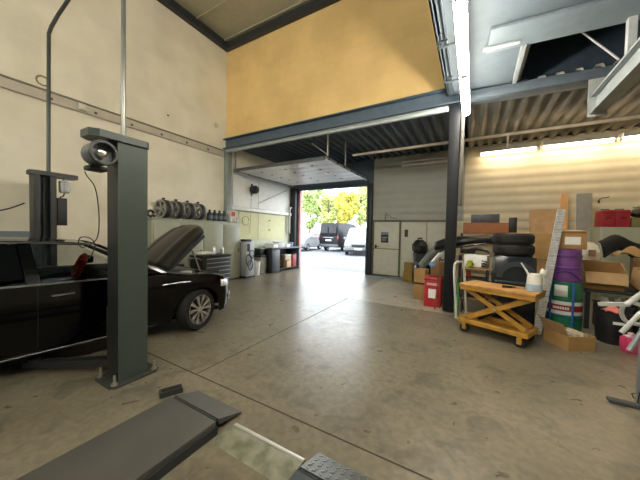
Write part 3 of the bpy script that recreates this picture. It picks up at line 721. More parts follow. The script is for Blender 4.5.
# machine with hoses at the cabinet's end
t = thing('air_machine', 'tall grey service machine with black hoses looped on its front', 'machine', (-6.72, 6.62, 0))
MB().box(-.2, .2, -.19, .19, .06, 1.22, bev=.015).build('housing', M('machine_grey', '#a3a7a8', .45, var=.1), t)
MB().box(-.12, .12, -.15, .15, 1.222, 1.3, bev=.02).build('control_head', m_black, t)
MB().box(.202, .22, -.14, -.02, .9, 1.15, bev=.006).build('display', m_black, t)
for (yy, zz, rr0) in ((-.08, .6, .12), (.06, .78, .10), (.0, .42, .11)):
    MB().tube([(.225+.02*math.sin(R(a)*2), yy+rr0*math.cos(R(a)), zz+rr0*1.5*math.sin(R(a))) for a in range(0, 360, 20)], .014, 8, closed=True).build('hose_loop', m_black, t)
for y in (-.15, .15): MB().cyl((.12, y-.02, .04), (.12, y+.02, .04), .04, 12).build('wheel', m_rubber, t)
MB().box(-.2, .24, -.2, .2, .02, .058).build('base_plate', m_dark, t)
t = thing('bin', 'white waste bin standing on the floor between the service machine and the workbench', 'bin', (-6.75, 7.15, 0))
MB().lathe([(0,0),(.13,0),(.16,.5),(.15,.5),(.125,.02),(0,.02)], (0,0,0), 20).build('bucket', M('bin_white', '#d6d6cd', .5), t)
MB().lathe([(.155,.485),(.172,.49),(.172,.505),(.155,.505)], (0,0,0), 20, closed=True).build('rim', M('bin_white'), t)
# workbench
t = thing('workbench', 'black workbench under the yellow-green board by the open gate', 'workbench', (-6.85, 8.68, 0))
MB().box(-.3, .35, -.98, .98, .90, .95, bev=.006).build('worktop', M('bench_top', '#3c4650', .35, var=.1), t)
MB().box(-.28, .32, -.96, -.45, .02, .897, bev=.006).build('cupboard', m_black, t)
MB().box(-.28, .32, .86, .94, .02, .897, bev=.006).build('end_panel', M('bench_blue', '#55636e', .5, var=.1), t)
MB().box(-.28, -.25, -.44, .85, .1, .897).build('back_panel', m_black, t)
MB().box(-.24, .3, -.44, .85, .10, .125).build('shelf', m_dark, t)
MB().box(.325, .335, -.94, -.47, .06, .87, bev=.003).build('cupboard_door', M('door_black', '#1f2226', .4), t)
bench_x = -6.85
def smallbox(name, lbl, cat, c, s, mat, rz=0, group=None, lid=None):
    t = thing(name, lbl, cat, c, rz, group)
    MB().box(-s[0]/2, s[0]/2, -s[1]/2, s[1]/2, 0, s[2], bev=min(s)*.06).build('body', mat, t)
    if lid: MB().box(-s[0]/2-.006, s[0]/2+.006, -s[1]/2-.006, s[1]/2+.006, s[2]+.001, s[2]+.03, bev=.005).build('lid', lid, t)
    return t
m_beige = M('parcel_beige', '#b79a78', .7, var=.12)
m_wpap = M('paper_white', '#e6e6e2', .7, var=.05)
for k, (y, w, h, rz) in enumerate(((8.05, .34, .12, 8), (8.47, .3, .2, -12), (8.86, .3, .1, 5))):
    lbl = ['flat white packet on the workbench above its cupboard', 'tall white packet on the middle of the workbench', 'low white packet on the workbench near the blue tub'][k]
    smallbox('packet', lbl, 'packet', (-6.8, y, .952), (.4, w, h), m_wpap, rz, 'white packets on the workbench', M('packet_lid', '#d6dade', .6))
t = thing('tub', 'small pale blue tub on the workbench near the gate', 'tub', (-6.72, 9.18, .952))
MB().lathe([(0,0),(.1,0),(.12,.16),(.11,.16),(.09,.01),(0,.01)], (0,0,0), 18).build('tub_body', M('tub_blue', '#7d97ad', .4), t)
MB().lathe([(0,.162),(.125,.162),(.125,.18),(0,.18)], (0,0,0), 18).build('lid', M('lid_blue', '#9db1c1', .4), t)
smallbox('parcel', 'beige parcel in the open bay of the workbench, nearest the floor', 'parcel', (-6.72, 8.85, .127), (.35, .35, .26), m_beige, 6, 'parcels under the workbench', m_beige)
smallbox('parcel', 'beige and white parcel stacked on the beige one under the workbench', 'parcel', (-6.72, 8.85, .43), (.3, .34, .18), M('parcel_pale', '#c9b9a0', .7), -5, 'parcels under the workbench', m_wpap)
smallbox('tool_case', 'red case in the open bay of the workbench beside the parcels', 'case', (-6.72, 9.25, .127), (.35, .28, .5), M('case_red', '#8e2722', .5, var=.15), 0, None, m_black)
t = thing('low_unit', 'grey-brown low unit with a dark top between the white bin and the workbench', 'unit', (-6.9, 7.5, 0))
MB().box(-.2,.2,-.15,.15,.0,.62, bev=.01).build('body', M('unit_grey', '#8d897c', .6, var=.15), t)
MB().box(-.22,.22,-.17,.17,.622,.70, bev=.01).build('top', m_dark, t)
smallbox('toolbox', 'dark toolbox with a grey lid on the low unit beside the workbench', 'toolbox', (-6.9, 7.5, .702), (.3,.26,.22), m_black, 0, None, m_alu)
# wall loudspeaker with cable
t = thing('hanging_heater', 'black rounded heater hung high on the white lining of the bay', 'heater', (XL+.04, 7.3, 3.0))
MB().lathe([(0,0),(.12,.0),(.15,.03),(.15,.2),(.12,.24),(0,.25)], (.02,0,.1), 20, 'X').build('housing', M('heater_black', '#23262b', .5), t)
MB().lathe([(0,0),(.1,0),(.09,.02),(0,.025)], (.272,0,.1), 20, 'X').build('grille_face', m_rubber, t)
MB().box(0,.018,-.04,.04,-.12,.32, bev=.003).build('wall_bracket', m_dark, t)
tag(MB().tube([(XL+.09,7.25,2.93),(XL+.1,7.22,2.6),(XL+.09,7.22,2.2),(XL+.08,7.2,1.5)], .007, 6).build('hanging_cable', M('cable_pale', '#a5a49a', .6)), 'thin grey cable running down from the black heater', 'cable')
tag(MB().tube([(XL+.09,7.62,3.5),(XL+.09,7.62,2.6),(XL+.09,7.62,1.3)], .007, 6).build('hanging_cable', M('cable_pale', '#a5a49a', .6)), 'straight grey cable beside the heater over the yellow-green board', 'cable')
tag(MB().tube([(XL+.05,7.7,2.66),(XL+.05,9.5,3.42)], .014, 6).build('hanging_brace', M('cable_pale', '#a5a49a', .6)), 'slanting thin bar across the white lining of the bay', 'bar')
tag(MB().tube([(XL+.15,9.52,1.5),(XL+.15,9.52,2.55),(XL+.15,9.55,2.63),(XL+.15,9.66,2.66)], .04, 10).build('hanging_pipe', M('pipe_pale', '#a9aaa4', .4, .3)), 'pale bent pipe beside the open gate over the workbench', 'pipe')
tag(MB().tube(arc((XL+.065,7.0,1.95), .16, 0, 330, 18, 'YZ'), .008, 6).build('hanging_wire', M('cord_green', '#8b8a55', .6)), 'thin cord loop hung on the yellow-green board', 'cord')
for (y, z, w) in ((8.3, 2.0, 'upper'), (8.3, 1.62, 'lower')):
    tag(MB().box(0,.03,-.03,.03,0,.03, bev=.004).build('hanging_hook', m_dark), f'{w} dark hook on the middle of the yellow-green board', 'hook', loc=(XL+.052, y, z))

# ------------------------------------------------------------------ raised sectional gate
t = thing('hanging_gate', 'white sectional gate pushed up flat under the bay roof', 'gate', (0,0,0))
gx0, gx1, gy0 = -6.98, -3.56, 6.42
m_gate = M('gate_white', '#f1efe9', .28, var=.05)
for k in range(6):
    y0 = gy0+k*.515
    s_ = MB().box(gx0, gx1, y0, y0+.508, 3.60, 3.645, bev=.006).build('gate_section', m_gate, t)
    for x in (-6.3, -5.3, -4.3): MB().box(x-.04, x+.04, y0+.46, y0+.5, 3.582, 3.599, bev=.003).build('hinge', M('hinge_grey', '#8c8a83', .4, .3), s_)
for x in (gx0-.07, gx1+.02):
    tr = MB().box(x, x+.05, 6.35, 9.5, 3.56, 3.58).box(x, x+.008, 6.35, 9.5, 3.58, 3.66)
    tr.build('track', m_galv, t)
    for k in range(6):
        MB().cyl((x+.01, gy0+.1+k*.515, 3.605), (x+.045, gy0+.1+k*.515, 3.605), .024, 10).build('roller', m_black, t)
MB().box(gx0, gx1, 6.34, 6.41, 3.57, 3.66, bev=.006).build('bottom_bar', M('gate_bar', '#4b4f52', .5), t)
for x in (gx0-.06, gx1+.04):
    MB().tube([(x,9.5,3.62),(x,9.65,3.6),(x,9.70,3.5),(x,9.71,3.3),(x,9.71,.02)], .02, 6).build('side_track', m_dark, t)
for (hx_, hy_) in ((-3.505, 6.42), (-3.505, 7.57), (-7.045, 6.42)): MB().box(hx_-.015,hx_+.015,hy_-.02,hy_+.02,3.67,4.415).build('hanger', m_galv, t)
MB().tube([(-3.5,6.42,3.7),(-3.95,6.30,4.05)], .014, 6).build('brace', m_galv, t)

# ------------------------------------------------------------------ lamps
m_tube = emis('tube_white', '#fff5e6', TUBE)
m_tubew = emis('tube_warm', '#ffe6c4', TUBE*BACK)
m_lampb = M('lamp_body', '#d9d9d4', .4, var=0)
def lamp(lbl, p0, p1, mat, grp, on=True, w=.05, bw=.05):
    """batten along p0->p1, tube under it"""
    P0, P1 = Vector(p0), Vector(p1); mid = (P0+P1)/2; d = (P1-P0); L = d.length
    t = thing('ceiling_light', lbl, 'lamp', mid, math.degrees(math.atan2(d.y, d.x)), grp)
    MB().box(-L/2+.01, L/2-.01, -bw, bw, .07, .12, bev=.008).build('batten', m_lampb, t)
    if bw > .1:
        for s in (-1, 1): MB().box(-L/2+.01, L/2-.01, *sorted((s*bw, s*(bw+.01))), .0, .115).build('reflector_side', m_lampb, t)
    MB().cyl((-L/2+.05,0,0), (L/2-.05,0,0), w, 14).build('tube', mat, t)
    for s in (-1, 1): MB().box(s*(L/2-.025)-.024, s*(L/2-.025)+.024, -.045, .045, -.05, .069, bev=.006).build('end_holder', m_lampb, t)
    return t
strip_l = {4.65: 'lit tube of the hanging strip nearest the steel column', 3.1: 'second lit tube of the hanging strip, counting from the steel column'}
for y in (4.65, 3.1, 1.55, 0):
    lamp(strip_l.get(y, 'lit tube continuing the hanging strip past the upper edge of the photo'), (-.2, y-.06, 4.02), (-.2, y+1.44, 4.02), m_tube, 'tubes of the hanging light strip' if y > 2 else 'tubes past the upper edge of the photo', w=.065)
for k, (x0, x1) in enumerate(((.08, 1.50), (1.57, 3.05), (3.12, 4.6))):
    lamp(['lit warm tube on the back wall nearest the steel column', 'lit warm tube on the back wall in the middle of the row', 'lit warm tube on the back wall farthest from the steel column'][k], (x0, 9.62, 4.1), (x1, 9.62, 4.1), m_tubew, 'lit tubes along the back wall', w=.06, bw=.16)
lamp('unlit tube lamp high on the back wall beside the gate', (-2.3, 9.83, 4.06), (-.75, 9.83, 4.06), M('tube_off', '#d5d5d0', .4), None, w=.05, bw=.09)
# carrier of the hanging strip
t = thing('hanging_cable_tray', 'grey cable tray with cross arms holding the strip of tubes', 'cable tray', (0,0,0))
MB().box(-.53, -.522, -.2, 5.9, 4.36, 4.40).box(-.428, -.42, -.2, 5.9, 4.36, 4.40).build('tray', M('tray_blue', '#56626b', .5), t)
for y in (1.0, 2.2, 3.2, 4.2, 5.2):
    MB().box(-.5, -.14, y-.015, y+.015, 4.26, 4.285).box(-.535, -.50, y-.015, y+.015, 4.26, 4.449).box(-.5, -.40, y-.012, y+.012, 4.345, 4.359).build('cross_arm', M('arm_grey', '#363f45', .5), t)
MB().box(-.23, -.17, -.2, 5.9, 4.19, 4.25, bev=.004).build('light_rail', M('rail_grey', '#4d575e', .5), t)

# ------------------------------------------------------------------ outside the gate
def vehicle(kind, lbl, loc, rz, prof, width, paint, wins, group=None, rearwin=None, wheels=(), lights=(), extra=None):
    t = thing(kind, lbl, kind, loc, rz, group)
    # tapered body: profile (x,z) with tumblehome
    mb = MB(); n = len(prof); zt = max(z for x, z in prof)
    def yy(z): return width/2*(1-.16*max(0, (z-.95)/(zt-.95))**1.5) if z > .95 else width/2*(1-.05*max(0, (.6-z)/.6))
    A = [mb.bm.verts.new((x, yy(z), z)) for x, z in prof]; B = [mb.bm.verts.new((x, -yy(z), z)) for x, z in prof]
    mb.face(A); mb.face(B[::-1])
    for i in range(n): mb.face([A[i], B[i], B[(i+1) % n], A[(i+1) % n]])
    bmesh.ops.bevel(mb.bm, geom=[e for e in mb.bm.edges], offset=.05, segments=2, affect='EDGES', clamp_overlap=True)
    mb.build('body', paint, t, ang=50)
    for (nm, poly) in wins:
        for s in (-1, 1):
            mb = MB(); mb.slab([(x, s*(yy(z)+.006), z) for x, z in poly], .012*s); mb.build(nm, m_dgl, t)
    for (x, y) in wheels: car_wheel(t, x, y, .34, .22)
    return t, yy
m_dgl = M('far_glass', '#14181b', .15, var=.1, spec=.3)
m_vd = M('van_dark', '#16181d', .4, var=.05, spec=.25)
m_vw = M('van_white', '#7c7f81', .4, var=.03, spec=.3)
m_tail = M('tail_red', '#7a1712', .25, var=.1)
W4 = lambda a, b, w: [(a, -w), (a, w), (b, -w), (b, w)]
GZ = -.02
# dark van: faces away
t, yy = vehicle('van', 'dark grey van seen from behind in the yard, red tail lamp showing', (-10.35, 22.5, GZ), 85,
    [(-2.6,.35),(2.3,.3),(2.55,.5),(2.5,1.0),(1.5,1.25),(.75,2.25),(.2,2.42),(-2.45,2.42),(-2.62,2.2),(-2.66,1.1)], 1.98, m_vd,
    [('front_side_window', [(-.7,1.3),(1.25,1.3),(.72,2.05),(-.7,2.05)])], wheels=W4(1.6, -1.6, .87))
for s in (-1, 1):
    MB().box(-2.72, -2.665, *sorted((s*.06, s*.78)), 1.32, 2.08, bev=.02).build('rear_window', m_dgl, t)
    MB().box(-2.72, -2.62, *sorted((s*.87, s*.99)), .95, 1.36, bev=.02).build('tail_lamp', m_tail, t)
MB().box(-2.78, -2.6, -.98, .98, .38, .62, bev=.04).build('rear_bumper', M('bumper_grey', '#4c4e50', .5), t)
MB().box(-2.70, -2.665, -.28, .28, .88, 1.0).build('number_plate', m_wpap, t)
MB().box(-2.715, -2.665, -.5, .5, 1.14, 1.20, bev=.01).build('door_trim', m_alu, t)
# white people carrier: faces the hall
def front_car(kind, lbl, loc, rz, h, width, L=4.7):
    prof = [(-2.3,.32),(2.1,.28),(2.3,.45),(2.28,.85),(2.05,1.02),(1.25,1.15),(.35,h-.08),(-.1,h),(-1.9,h),(-2.25,h-.3),(-2.35,1.0)]
    t, yy = vehicle(kind, lbl, loc, rz, prof, width, m_vw, [('side_window', [(-2.0,1.12),(-.5,1.12),(-.5,h-.18),(-1.9,h-.18)]), ('front_side_window', [(-.42,1.12),(1.1,1.12),(.35,h-.2),(-.42,h-.18)])], wheels=W4(1.45, -1.5, width/2-.12))
    w = width/2*.82
    a, b = Vector((1.22,0,1.17)), Vector((.42,0,h-.12)); nn = Vector((b.z-a.z,0,-(b.x-a.x))).normalized()*.03
    MB().slab([a+nn+Vector((0,-w,0)), a+nn+Vector((0,w,0)), b+nn+Vector((0,w*.9,0)), b+nn+Vector((0,-w*.9,0))], .012).build('windscreen', M('far_screen', '#9fb5bb', .1, var=.1), t)
    MB().box(2.28, 2.335, -.45, .45, .62, .80, bev=.02).build('grille', m_black, t)
    MB().box(2.3, 2.36, -.26, .26, .42, .53, bev=.005).build('number_plate', m_wpap, t)
    MB().box(2.285, 2.33, -width*.36, width*.36, .33, .40, bev=.02).build('air_intake', m_black, t)
    for s in (-1, 1):
        MB().box(2.12, 2.30, *sorted((s*.55, s*(width/2-.03))), .68, .86, bev=.05).build('headlamp', M('lamp_clear', '#c9d3d8', .1, var=0), t)
        MB().box(.9, 1.08, *sorted((s*(width/2+.02), s*(width/2+.2))), 1.1, 1.28, bev=.04).build('mirror', m_vw, t)
    return t
front_car('people_carrier', 'white people carrier facing the gate beside the dark van', (-7.6, 19.5, GZ), -72, 2.0, 1.95)
front_car('car', 'white car parked in the yard behind the jamb of the gate, facing the hall', (-13.0, 20.0, GZ), -80, 1.5, 1.8)
t, yy = vehicle('van', 'tall white van parked in the yard behind the white car', (-15.2, 27.6, GZ), -75,
    [(-2.6,.35),(2.3,.3),(2.55,.5),(2.5,1.0),(1.5,1.25),(.75,2.25),(.2,2.45),(-2.45,2.45),(-2.62,2.2),(-2.66,1.1)], 2.0, m_vw,
    [('front_side_window', [(-.3,1.3),(1.25,1.3),(.72,2.05),(-.3,2.05)])], wheels=W4(1.6, -1.6, .87))
MB().slab([(1.55,-.8,1.28),(1.55,.8,1.28),(.86,.7,2.2),(.86,-.7,2.2)], .012).build('windscreen', M('far_screen'), t)
MB().box(2.5, 2.58, -.5, .5, .6, .8, bev=.02).build('grille', m_black, t)
# trees along the yard
def leaf_mat(name, a, b):
    return M(name, a, .7, var=0, col2=b, scale=1.2)
m_bark = M('bark', '#5d5240', .9, var=.3)
def tree(lbl, loc, h, cr, mat, seed, n=2600, wide=1.0):
    rd = random.Random(seed)
    t = thing('tree', lbl, 'tree', loc, 0, 'trees beyond the yard')
    tk = MB().tube([(0,0,0),(.1,0,h*.3),(.05,.1,h*.6),(.1,.1,h*.85)], [.2,.16,.1,.03], 8)
    for k in range(6):
        a = rd.uniform(0, 2*PI); z = h*rd.uniform(.3,.65)
        tk.tube([(.08,0,z),(cr*.4*math.cos(a), cr*.4*math.sin(a), z+h*.12),(cr*.75*math.cos(a), cr*.75*math.sin(a), z+h*.2)], [.07,.05,.02], 6)
    tk.build('trunk', m_bark, t)
    def inside():
        while True:
            q = Vector((rd.uniform(-1,1), rd.uniform(-1,1), rd.uniform(-1,1)))
            if q.length < 1: return q
    cl = [Vector((q.x*cr*.8, q.y*cr*.8, h*.62+q.z*h*.36)) for q in [inside() for _ in range(26)]]
    mb = MB()
    for i in range(n):
        c = cl[i % 26]; q = inside(); p = c+q*.62
        k = math.hypot(p.x, p.y)
        if k > cr: p.x *= cr/k; p.y *= cr/k
        u = Vector((rd.uniform(-1,1), rd.uniform(-1,1), rd.uniform(-1,1))).normalized()*rd.uniform(.12,.22)
        v = u.orthogonal().normalized()*u.length*.7
        mb.face([mb.bm.verts.new(p+q) for q in (-u, -v, u, v)])
    mb.build('foliage', mat, t, weld=False, fixn=False)
    return t
ly = leaf_mat('leaf_yellow', '#d6cc58', '#b3b052'); lg = leaf_mat('leaf_green', '#aebd72', '#8fa362'); lo = leaf_mat('leaf_olive', '#c2c67c', '#a0ab66')
tree('pale green tree at the edge of the gate opening, over the tall white van', (-25.2, 40, GZ), 9.6, 1.75, lg, 3, 4600)
tree('loose olive tree between the tall white van and the dark van', (-21.6, 40, GZ), 8.4, 1.75, lo, 4, 4600)
tree('yellow tree rising straight above the roof of the dark van', (-18.0, 40, GZ), 8.8, 1.75, ly, 5, 5000)
tree('olive tree rising above the white people carrier', (-14.4, 40, GZ), 8.2, 1.75, lo, 6, 4600)
tree('tall pale green tree in the back row over the tall white van', (-27.5, 48, GZ), 12.4, 2.1, lg, 8, 5000)
tree('yellow tree in the back row between the tall white van and the dark van', (-23.2, 48, GZ), 11.4, 2.1, ly, 9, 5200)
tree('yellow-green tree in the back row above the people carrier', (-18.9, 48, GZ), 11.8, 2.1, lo, 10, 5200)
# ------------------------------------------------------------------ yellow scissor lift table
m_yel = M('table_yellow', '#b98a35', .5, var=.22, scale=7)
m_wood = M('table_top_wood', '#b98a4c', .6, var=.25, scale=9, stretch=(1, 6, 1))
m_handle = M('handle_white', '#c9c9c0', .4, .2, var=.1)
tb = thing('scissor_table', 'yellow scissor lift table on casters with a worn wooden top', 'lift table', (.40, 5.07, 0), -22)
MB().box(-.51, .51, -.28, .28, .755, .80, bev=.006).build('table_top', m_wood, tb)
MB().box(-.50, .50, -.27, -.23, .70, .754).box(-.50, .50, .23, .27, .70, .754).box(-.5, -.46, -.229, .229, .70, .754).box(.46, .5, -.229, .229, .70, .754).build('top_frame', m_yel, tb)
MB().box(-.53, .44, -.26, -.20, .15, .22, bev=.006).box(-.53, .44, .20, .26, .15, .22, bev=.006).box(-.53, -.45, -.199, .199, .15, .22).box(.37, .44, -.199, .199, .15, .22).box(-.44, .36, -.19, .19, .14, .16).build('base_frame', m_yel, tb)
for s in (-1, 1):
    for (a, b, off) in (((-.40, .235), (.44, .70), 0), ((.38, .235), (-.44, .70), .03)):
        y = s*(.18-off); mb = MB(); A = Vector((a[0], y, a[1])); B = Vector((b[0], y, b[1]))
        d = (B-A).normalized(); n = Vector((-d.z, 0, d.x))*.034; w = Vector((0, .011, 0))
        mb.hexa([A-n-w, B-n-w, B-n+w, A-n+w, A+n-w, B+n-w, B+n+w, A+n+w]); mb.build('scissor_arm', m_yel, tb)
MB().cyl((0,-.22,.467), (0,.22,.467), .022, 12).build('pivot_rod', m_galv, tb)
MB().cyl((-.3,0,.21), (.12,0,.52), .035, 12).build('hydraulic_ram', m_black, tb)
MB().tube([(-.58,-.19,.20), (-.64,-.19,.95), (-.65,-.16,1.09), (-.655,-.10,1.12), (-.655,.10,1.12), (-.65,.16,1.09), (-.64,.19,.95), (-.58,.19,.20)], .02, 10).box(-.6, -.53, -.21, -.17, .17, .2).box(-.6, -.53, .17, .21, .17, .2).build('push_handle', m_handle, tb)
MB().tube([(-.6,-.1,1.1), (-.62,-.06,.95), (-.6,-.05,.6), (-.55,0,.3)], .012, 6).build('brake_cable', m_black, tb)
for (x, y) in ((-.42,-.23), (-.42,.23), (.34,-.23), (.34,.23)):
    c = MB().cyl((x, y-.025, .068), (x, y+.025, .068), .066, 20).build('caster', m_rubber, tb)
    MB().box(x-.03, x+.03, y-.036, y-.027, .05, .149).box(x-.03, x+.03, y+.027, y+.036, .05, .149).build('caster_fork', m_yel, c)
# jug on it
m_jug = M('jug_white', '#dcdcd2', .35, var=.05)
jg = thing('jug', 'white plastic jug with a long spout on the scissor table, blue liquid inside', 'jug', (.80, 4.96, .803), 0)
MB().lathe([(0,0),(.118,0),(.122,.02),(.105,.2),(.09,.25),(.085,.25),(.09,.24),(.0,.235)], (0,0,0), 28).build('jug_body', m_jug, jg)
MB().lathe([(.123,.01),(.123,.02),(.1155,.10),(.114,.10)], (0,0,0), 28).build('liquid', M('jug_liquid', '#9db7cf', .3, var=.1), jg)
MB().tube([(-.07,0,.20), (-.12,0,.29), (-.20,.0,.40)], [.022,.016,.011], 10).build('spout', m_jug, jg)
MB().tube([(.07,0,.23), (.10,0,.24), (.135,0,.18), (.125,0,.09), (.112,0,.06)], .012, 8).build('handle', m_jug, jg)
MB().tube([(.06,.01,.17),(.10,.02,.23),(.115,.02,.25),(.15,.03,.30)], [.022,.026,.05,.056], 16).build('filler_mouth', m_jug, jg)
jg.scale = (.82, .82, 1)
tag(MB().box(-.07,.07,-.02,.02,0,.03, bev=.008).cyl((.07,0,.015),(.12,0,.015),.008,8).build('pliers', m_black), 'small black hand tool lying on the scissor table beside the jug', 'tool', loc=(.48, 4.99, .803), rz=20)
# ------------------------------------------------------------------ tyres over a dark plastic tank
m_tank = M('tank_dark', '#24282d', .15, var=.1)
tk = thing('plastic_tank', 'glossy dark grey moulded plastic part standing behind the scissor table, two tyres on it', 'plastic part', (.66, 5.88, 0))
MB().box(-.33, .28, -.27, .30, 0, 1.262, bev=.05).build('tank_body', m_tank, tk)
ar = MB()
for (r0, r1) in ((.20, .29),):
    P = []
    for a in range(0, 181, 12): P.append((r1*math.cos(R(a)), .88+r1*math.sin(R(a))))
    for a in range(180, -1, -12): P.append((r0*math.cos(R(a)), .88+r0*math.sin(R(a))))
    ar.prism(P, -.315, -.275, 'Y')
ar.build('arch_moulding', M('moulding_grey', '#3b4148', .2, var=.1), tk)
MB().box(-.31, .31, -.29, -.272, .78, .82, bev=.006).build('lower_rib', M('moulding_grey'), tk)
def tyre(lbl, loc, r=.31, w=.185):
    t = thing('tyre', lbl, 'tyre', loc, 0, 'tyres stacked behind the scissor table')
    pr = [(r*.62,.02),(r*.66,.0),(r*.90,.0),(r*.985,.03),(r,.05),(r,w-.05),(r*.985,w-.03),(r*.90,w),(r*.66,w),(r*.62,w-.02)]
    MB().lathe(pr, (0,0,0), 44, closed=True).build('carcass', m_rubber, t)
    gr = MB()
    for z in (.065, .0925, .12): gr.lathe([(r+.0005,z-.004),(r+.003,z-.002),(r+.003,z+.002),(r+.0005,z+.004)], (0,0,0), 44, closed=True)
    gr.build('tread_rib', M('tread_black', '#1d1d1d', .8), t)
    MB().lathe([(r*.72,w+.0005),(r*.82,w+.0005),(r*.82,w+.004),(r*.72,w+.004)], (0,0,0), 44, closed=True).build('sidewall_ring', M('sidewall', '#232323', .6), t)
    return t
ty = tyre('lower black tyre of the two stacked on the dark plastic part', (.63, 5.9, 1.266))
dup(ty, (.62, 5.89, 1.457), 10, 'upper black tyre of the two stacked on the dark plastic part')
# ------------------------------------------------------------------ rack behind with white carton
m_board = M('rack_board', '#8f7650', .65, var=.2, stretch=(1, 8, 1))
def rack(lbl, x0, x1, y0, y1, zs, mat=m_dark):
    t = thing('storage_rack', lbl, 'rack', ((x0+x1)/2, (y0+y1)/2, 0))
    hx, hy = (x1-x0)/2, (y1-y0)/2
    for sx in (-1, 1):
        for sy in (-1, 1): MB().box(*sorted((sx*hx, sx*(hx-.035))), *sorted((sy*hy, sy*(hy-.035))), 0, zs[-1]-.03).build('upright', mat, t)
    for z in zs: MB().box(-hx+.001, hx-.001, -hy-.004, hy+.004, z-.029, z, bev=.004).build('shelf', m_board, t)
    return t
rack('low rack with a wooden board shelf behind the scissor table, white carton on it', -.18, .30, 6.27, 6.85, (.3, .93))
def carton(name, lbl, loc, s, mat, rz=0, tape=True, group=None, lean=0, tag_=None):
    t = thing(name, lbl, 'box', loc, rz, group)
    hx, hy = s[0]/2, s[1]/2
    MB().box(-hx, hx, -hy, hy, 0, s[2], bev=.006).build('box', mat, t)
    if tape: MB().box(-hx-.001, hx+.001, -.025, .025, s[2]-.06, s[2]+.0015).build('tape', M('tape_brown', '#a98a5c', .3, var=.05), t)
    if tag_: MB().box(-hx*tag_[0], hx*tag_[0], -hy-.002, -hy-.0005, s[2]*tag_[1], s[2]*tag_[2]).build('paper_label', m_wpap, t)
    return t
m_card = M('cardboard', '#a5814f', .75, var=.12, scale=5)
m_cardl = M('cardboard_light', '#b8976a', .75, var=.12, scale=5)
m_cardd = M('cardboard_dark', '#7d6038', .75, var=.15, scale=5)
carton('carton', 'white carton lying tilted on the low rack behind the scissor table', (.08, 6.60, .934), (.42, .3, .25), m_wpap, -12, False)
sp = thing('bag', 'green and yellow crumpled bag before the white carton on the low rack', 'bag', (-.04, 6.33, .95))
MB().lathe([(0,0),(.06,.0),(.07,.05),(.04,.1),(0,.11)], (0,0,0), 14).jitter(.014, 5).build('bag_body', M('bag_lime', '#98a52f', .5, var=.25), sp)
MB().box(-.05,.05,-.03,.03,.11,.13, bev=.008).build('knot', M('bag_yellow', '#c9c23a', .5), sp)
carton('crate', 'dark crate on the lower shelf of the low rack behind the scissor table', (.06, 6.55, .303), (.4, .4, .4), m_black, 0, False)
tag(MB().tube([(.0,-.1,.0),(.0,.0,.25),(.02,.05,.5),(.02,.06,.75)], .035, 10).build('green_tube', M('tube_green', '#3f7a44', .4, var=.15)), 'green upright tube seen through the push handle of the scissor table', 'tube', loc=(-.235, 5.88, .001))
# ------------------------------------------------------------------ green drum, purple bin, carton
dr = thing('drum', 'green steel drum with white and red bands beside the scissor table', 'drum', (1.38, 6.07, 0))
dr.scale = (.87, .87, 1)
MB().lathe([(0,.0),(.28,.0),(.29,.01),(.285,.27),(.295,.28),(.285,.29),(.285,.56),(.295,.57),(.285,.58),(.285,.83),(.295,.84),(.29,.855),(.27,.855),(.27,.84),(0,.84)], (0,0,0), 40).build('drum_body', M('drum_green', '#1f6a4c', .4, var=.12), dr)
MB().lathe([(.2865,.31),(.2865,.53)], (0,0,0), 40).build('wide_label', M('label_white', '#d2d4cd', .5, var=.06), dr)
MB().lathe([(.288,.37),(.288,.47)], (0,0,0), 40).build('red_stripe', M('label_red', '#93262a', .5, var=.1), dr)
mbx = MB()
for k in range(-3, 4):
    a = R(-108+k*7); mbx.lathe([(.0001,0)], (0,0,0), 3) if False else None
    c, s_ = math.cos(a), math.sin(a); r0 = .289
    w = .014
    tx, ty_ = -s_*w, c*w
    mbx.hexa([(r0*c-tx, r0*s_-ty_, .40), (r0*c+tx, r0*s_+ty_, .40), ((r0+.002)*c+tx, (r0+.002)*s_+ty_, .40), ((r0+.002)*c-tx, (r0+.002)*s_-ty_, .40),
              (r0*c-tx, r0*s_-ty_, .44), (r0*c+tx, r0*s_+ty_, .44), ((r0+.002)*c+tx, (r0+.002)*s_+ty_, .44), ((r0+.002)*c-tx, (r0+.002)*s_-ty_, .44)])
mbx.build('lettering', M('label_white'), dr, weld=False)
pl_ = MB(); 
pl_.grid([[(.2875*math.cos(R(a)), .2875*math.sin(R(a)), z) for a in range(-130, -86, 4)] for z in (.61, .80)])
pl_.build('paper_label', M('label_white'), dr, solid=.002)
for a in (-140, -75):
    MB().tube([(.305*math.cos(R(a)), .305*math.sin(R(a)), z) for z in (.02,.3,.6,.85)], .018, 8).build('blue_strap', M('strap_blue', '#2c5da0', .5, var=.1), dr)
MB().tube([(.305*math.cos(R(a)), .305*math.sin(R(a)), .30) for a in range(-150, -50, 8)], .008, 6).build('strap_wire', M('strap_blue'), dr)
pb = thing('bin', 'purple ribbed plastic bin stacked on the green drum', 'bin', (1.39, 6.07, .86))
pb.scale = (.86, .86, 1)
m_pur = M('purple_plastic', '#673b7b', .4, var=.1)
MB().lathe([(0,0),(.255,0),(.26,.02),(.262,.06),(.25,.07),(.247,.2),(.255,.21),(.255,.24),(.243,.25),(.238,.4),(.246,.41),(.246,.44),(.234,.45),(.23,.535),(.0,.54)], (0,0,0), 36).build('bin_body', m_pur, pb)
MB().tube([(.275*math.cos(R(a)), .275*math.sin(R(a)), .04+.14*math.sin(R((a+150)*180/100))) for a in range(-150, -49, 10)], .012, 8).build('carry_handle', M('purple_dark', '#55307a', .4), pb)
bx = carton('carton', 'small cardboard carton with a white label on top of the purple bin', (1.42, 6.09, 1.403), (.37, .32, .30), m_card, 6, True, None, 0, (.55, .25, .68))
MB().box(-.19, .19, -.19, .18, .302, .315, rot=(4,0,0)).build('lid_flap', m_cardl, bx)
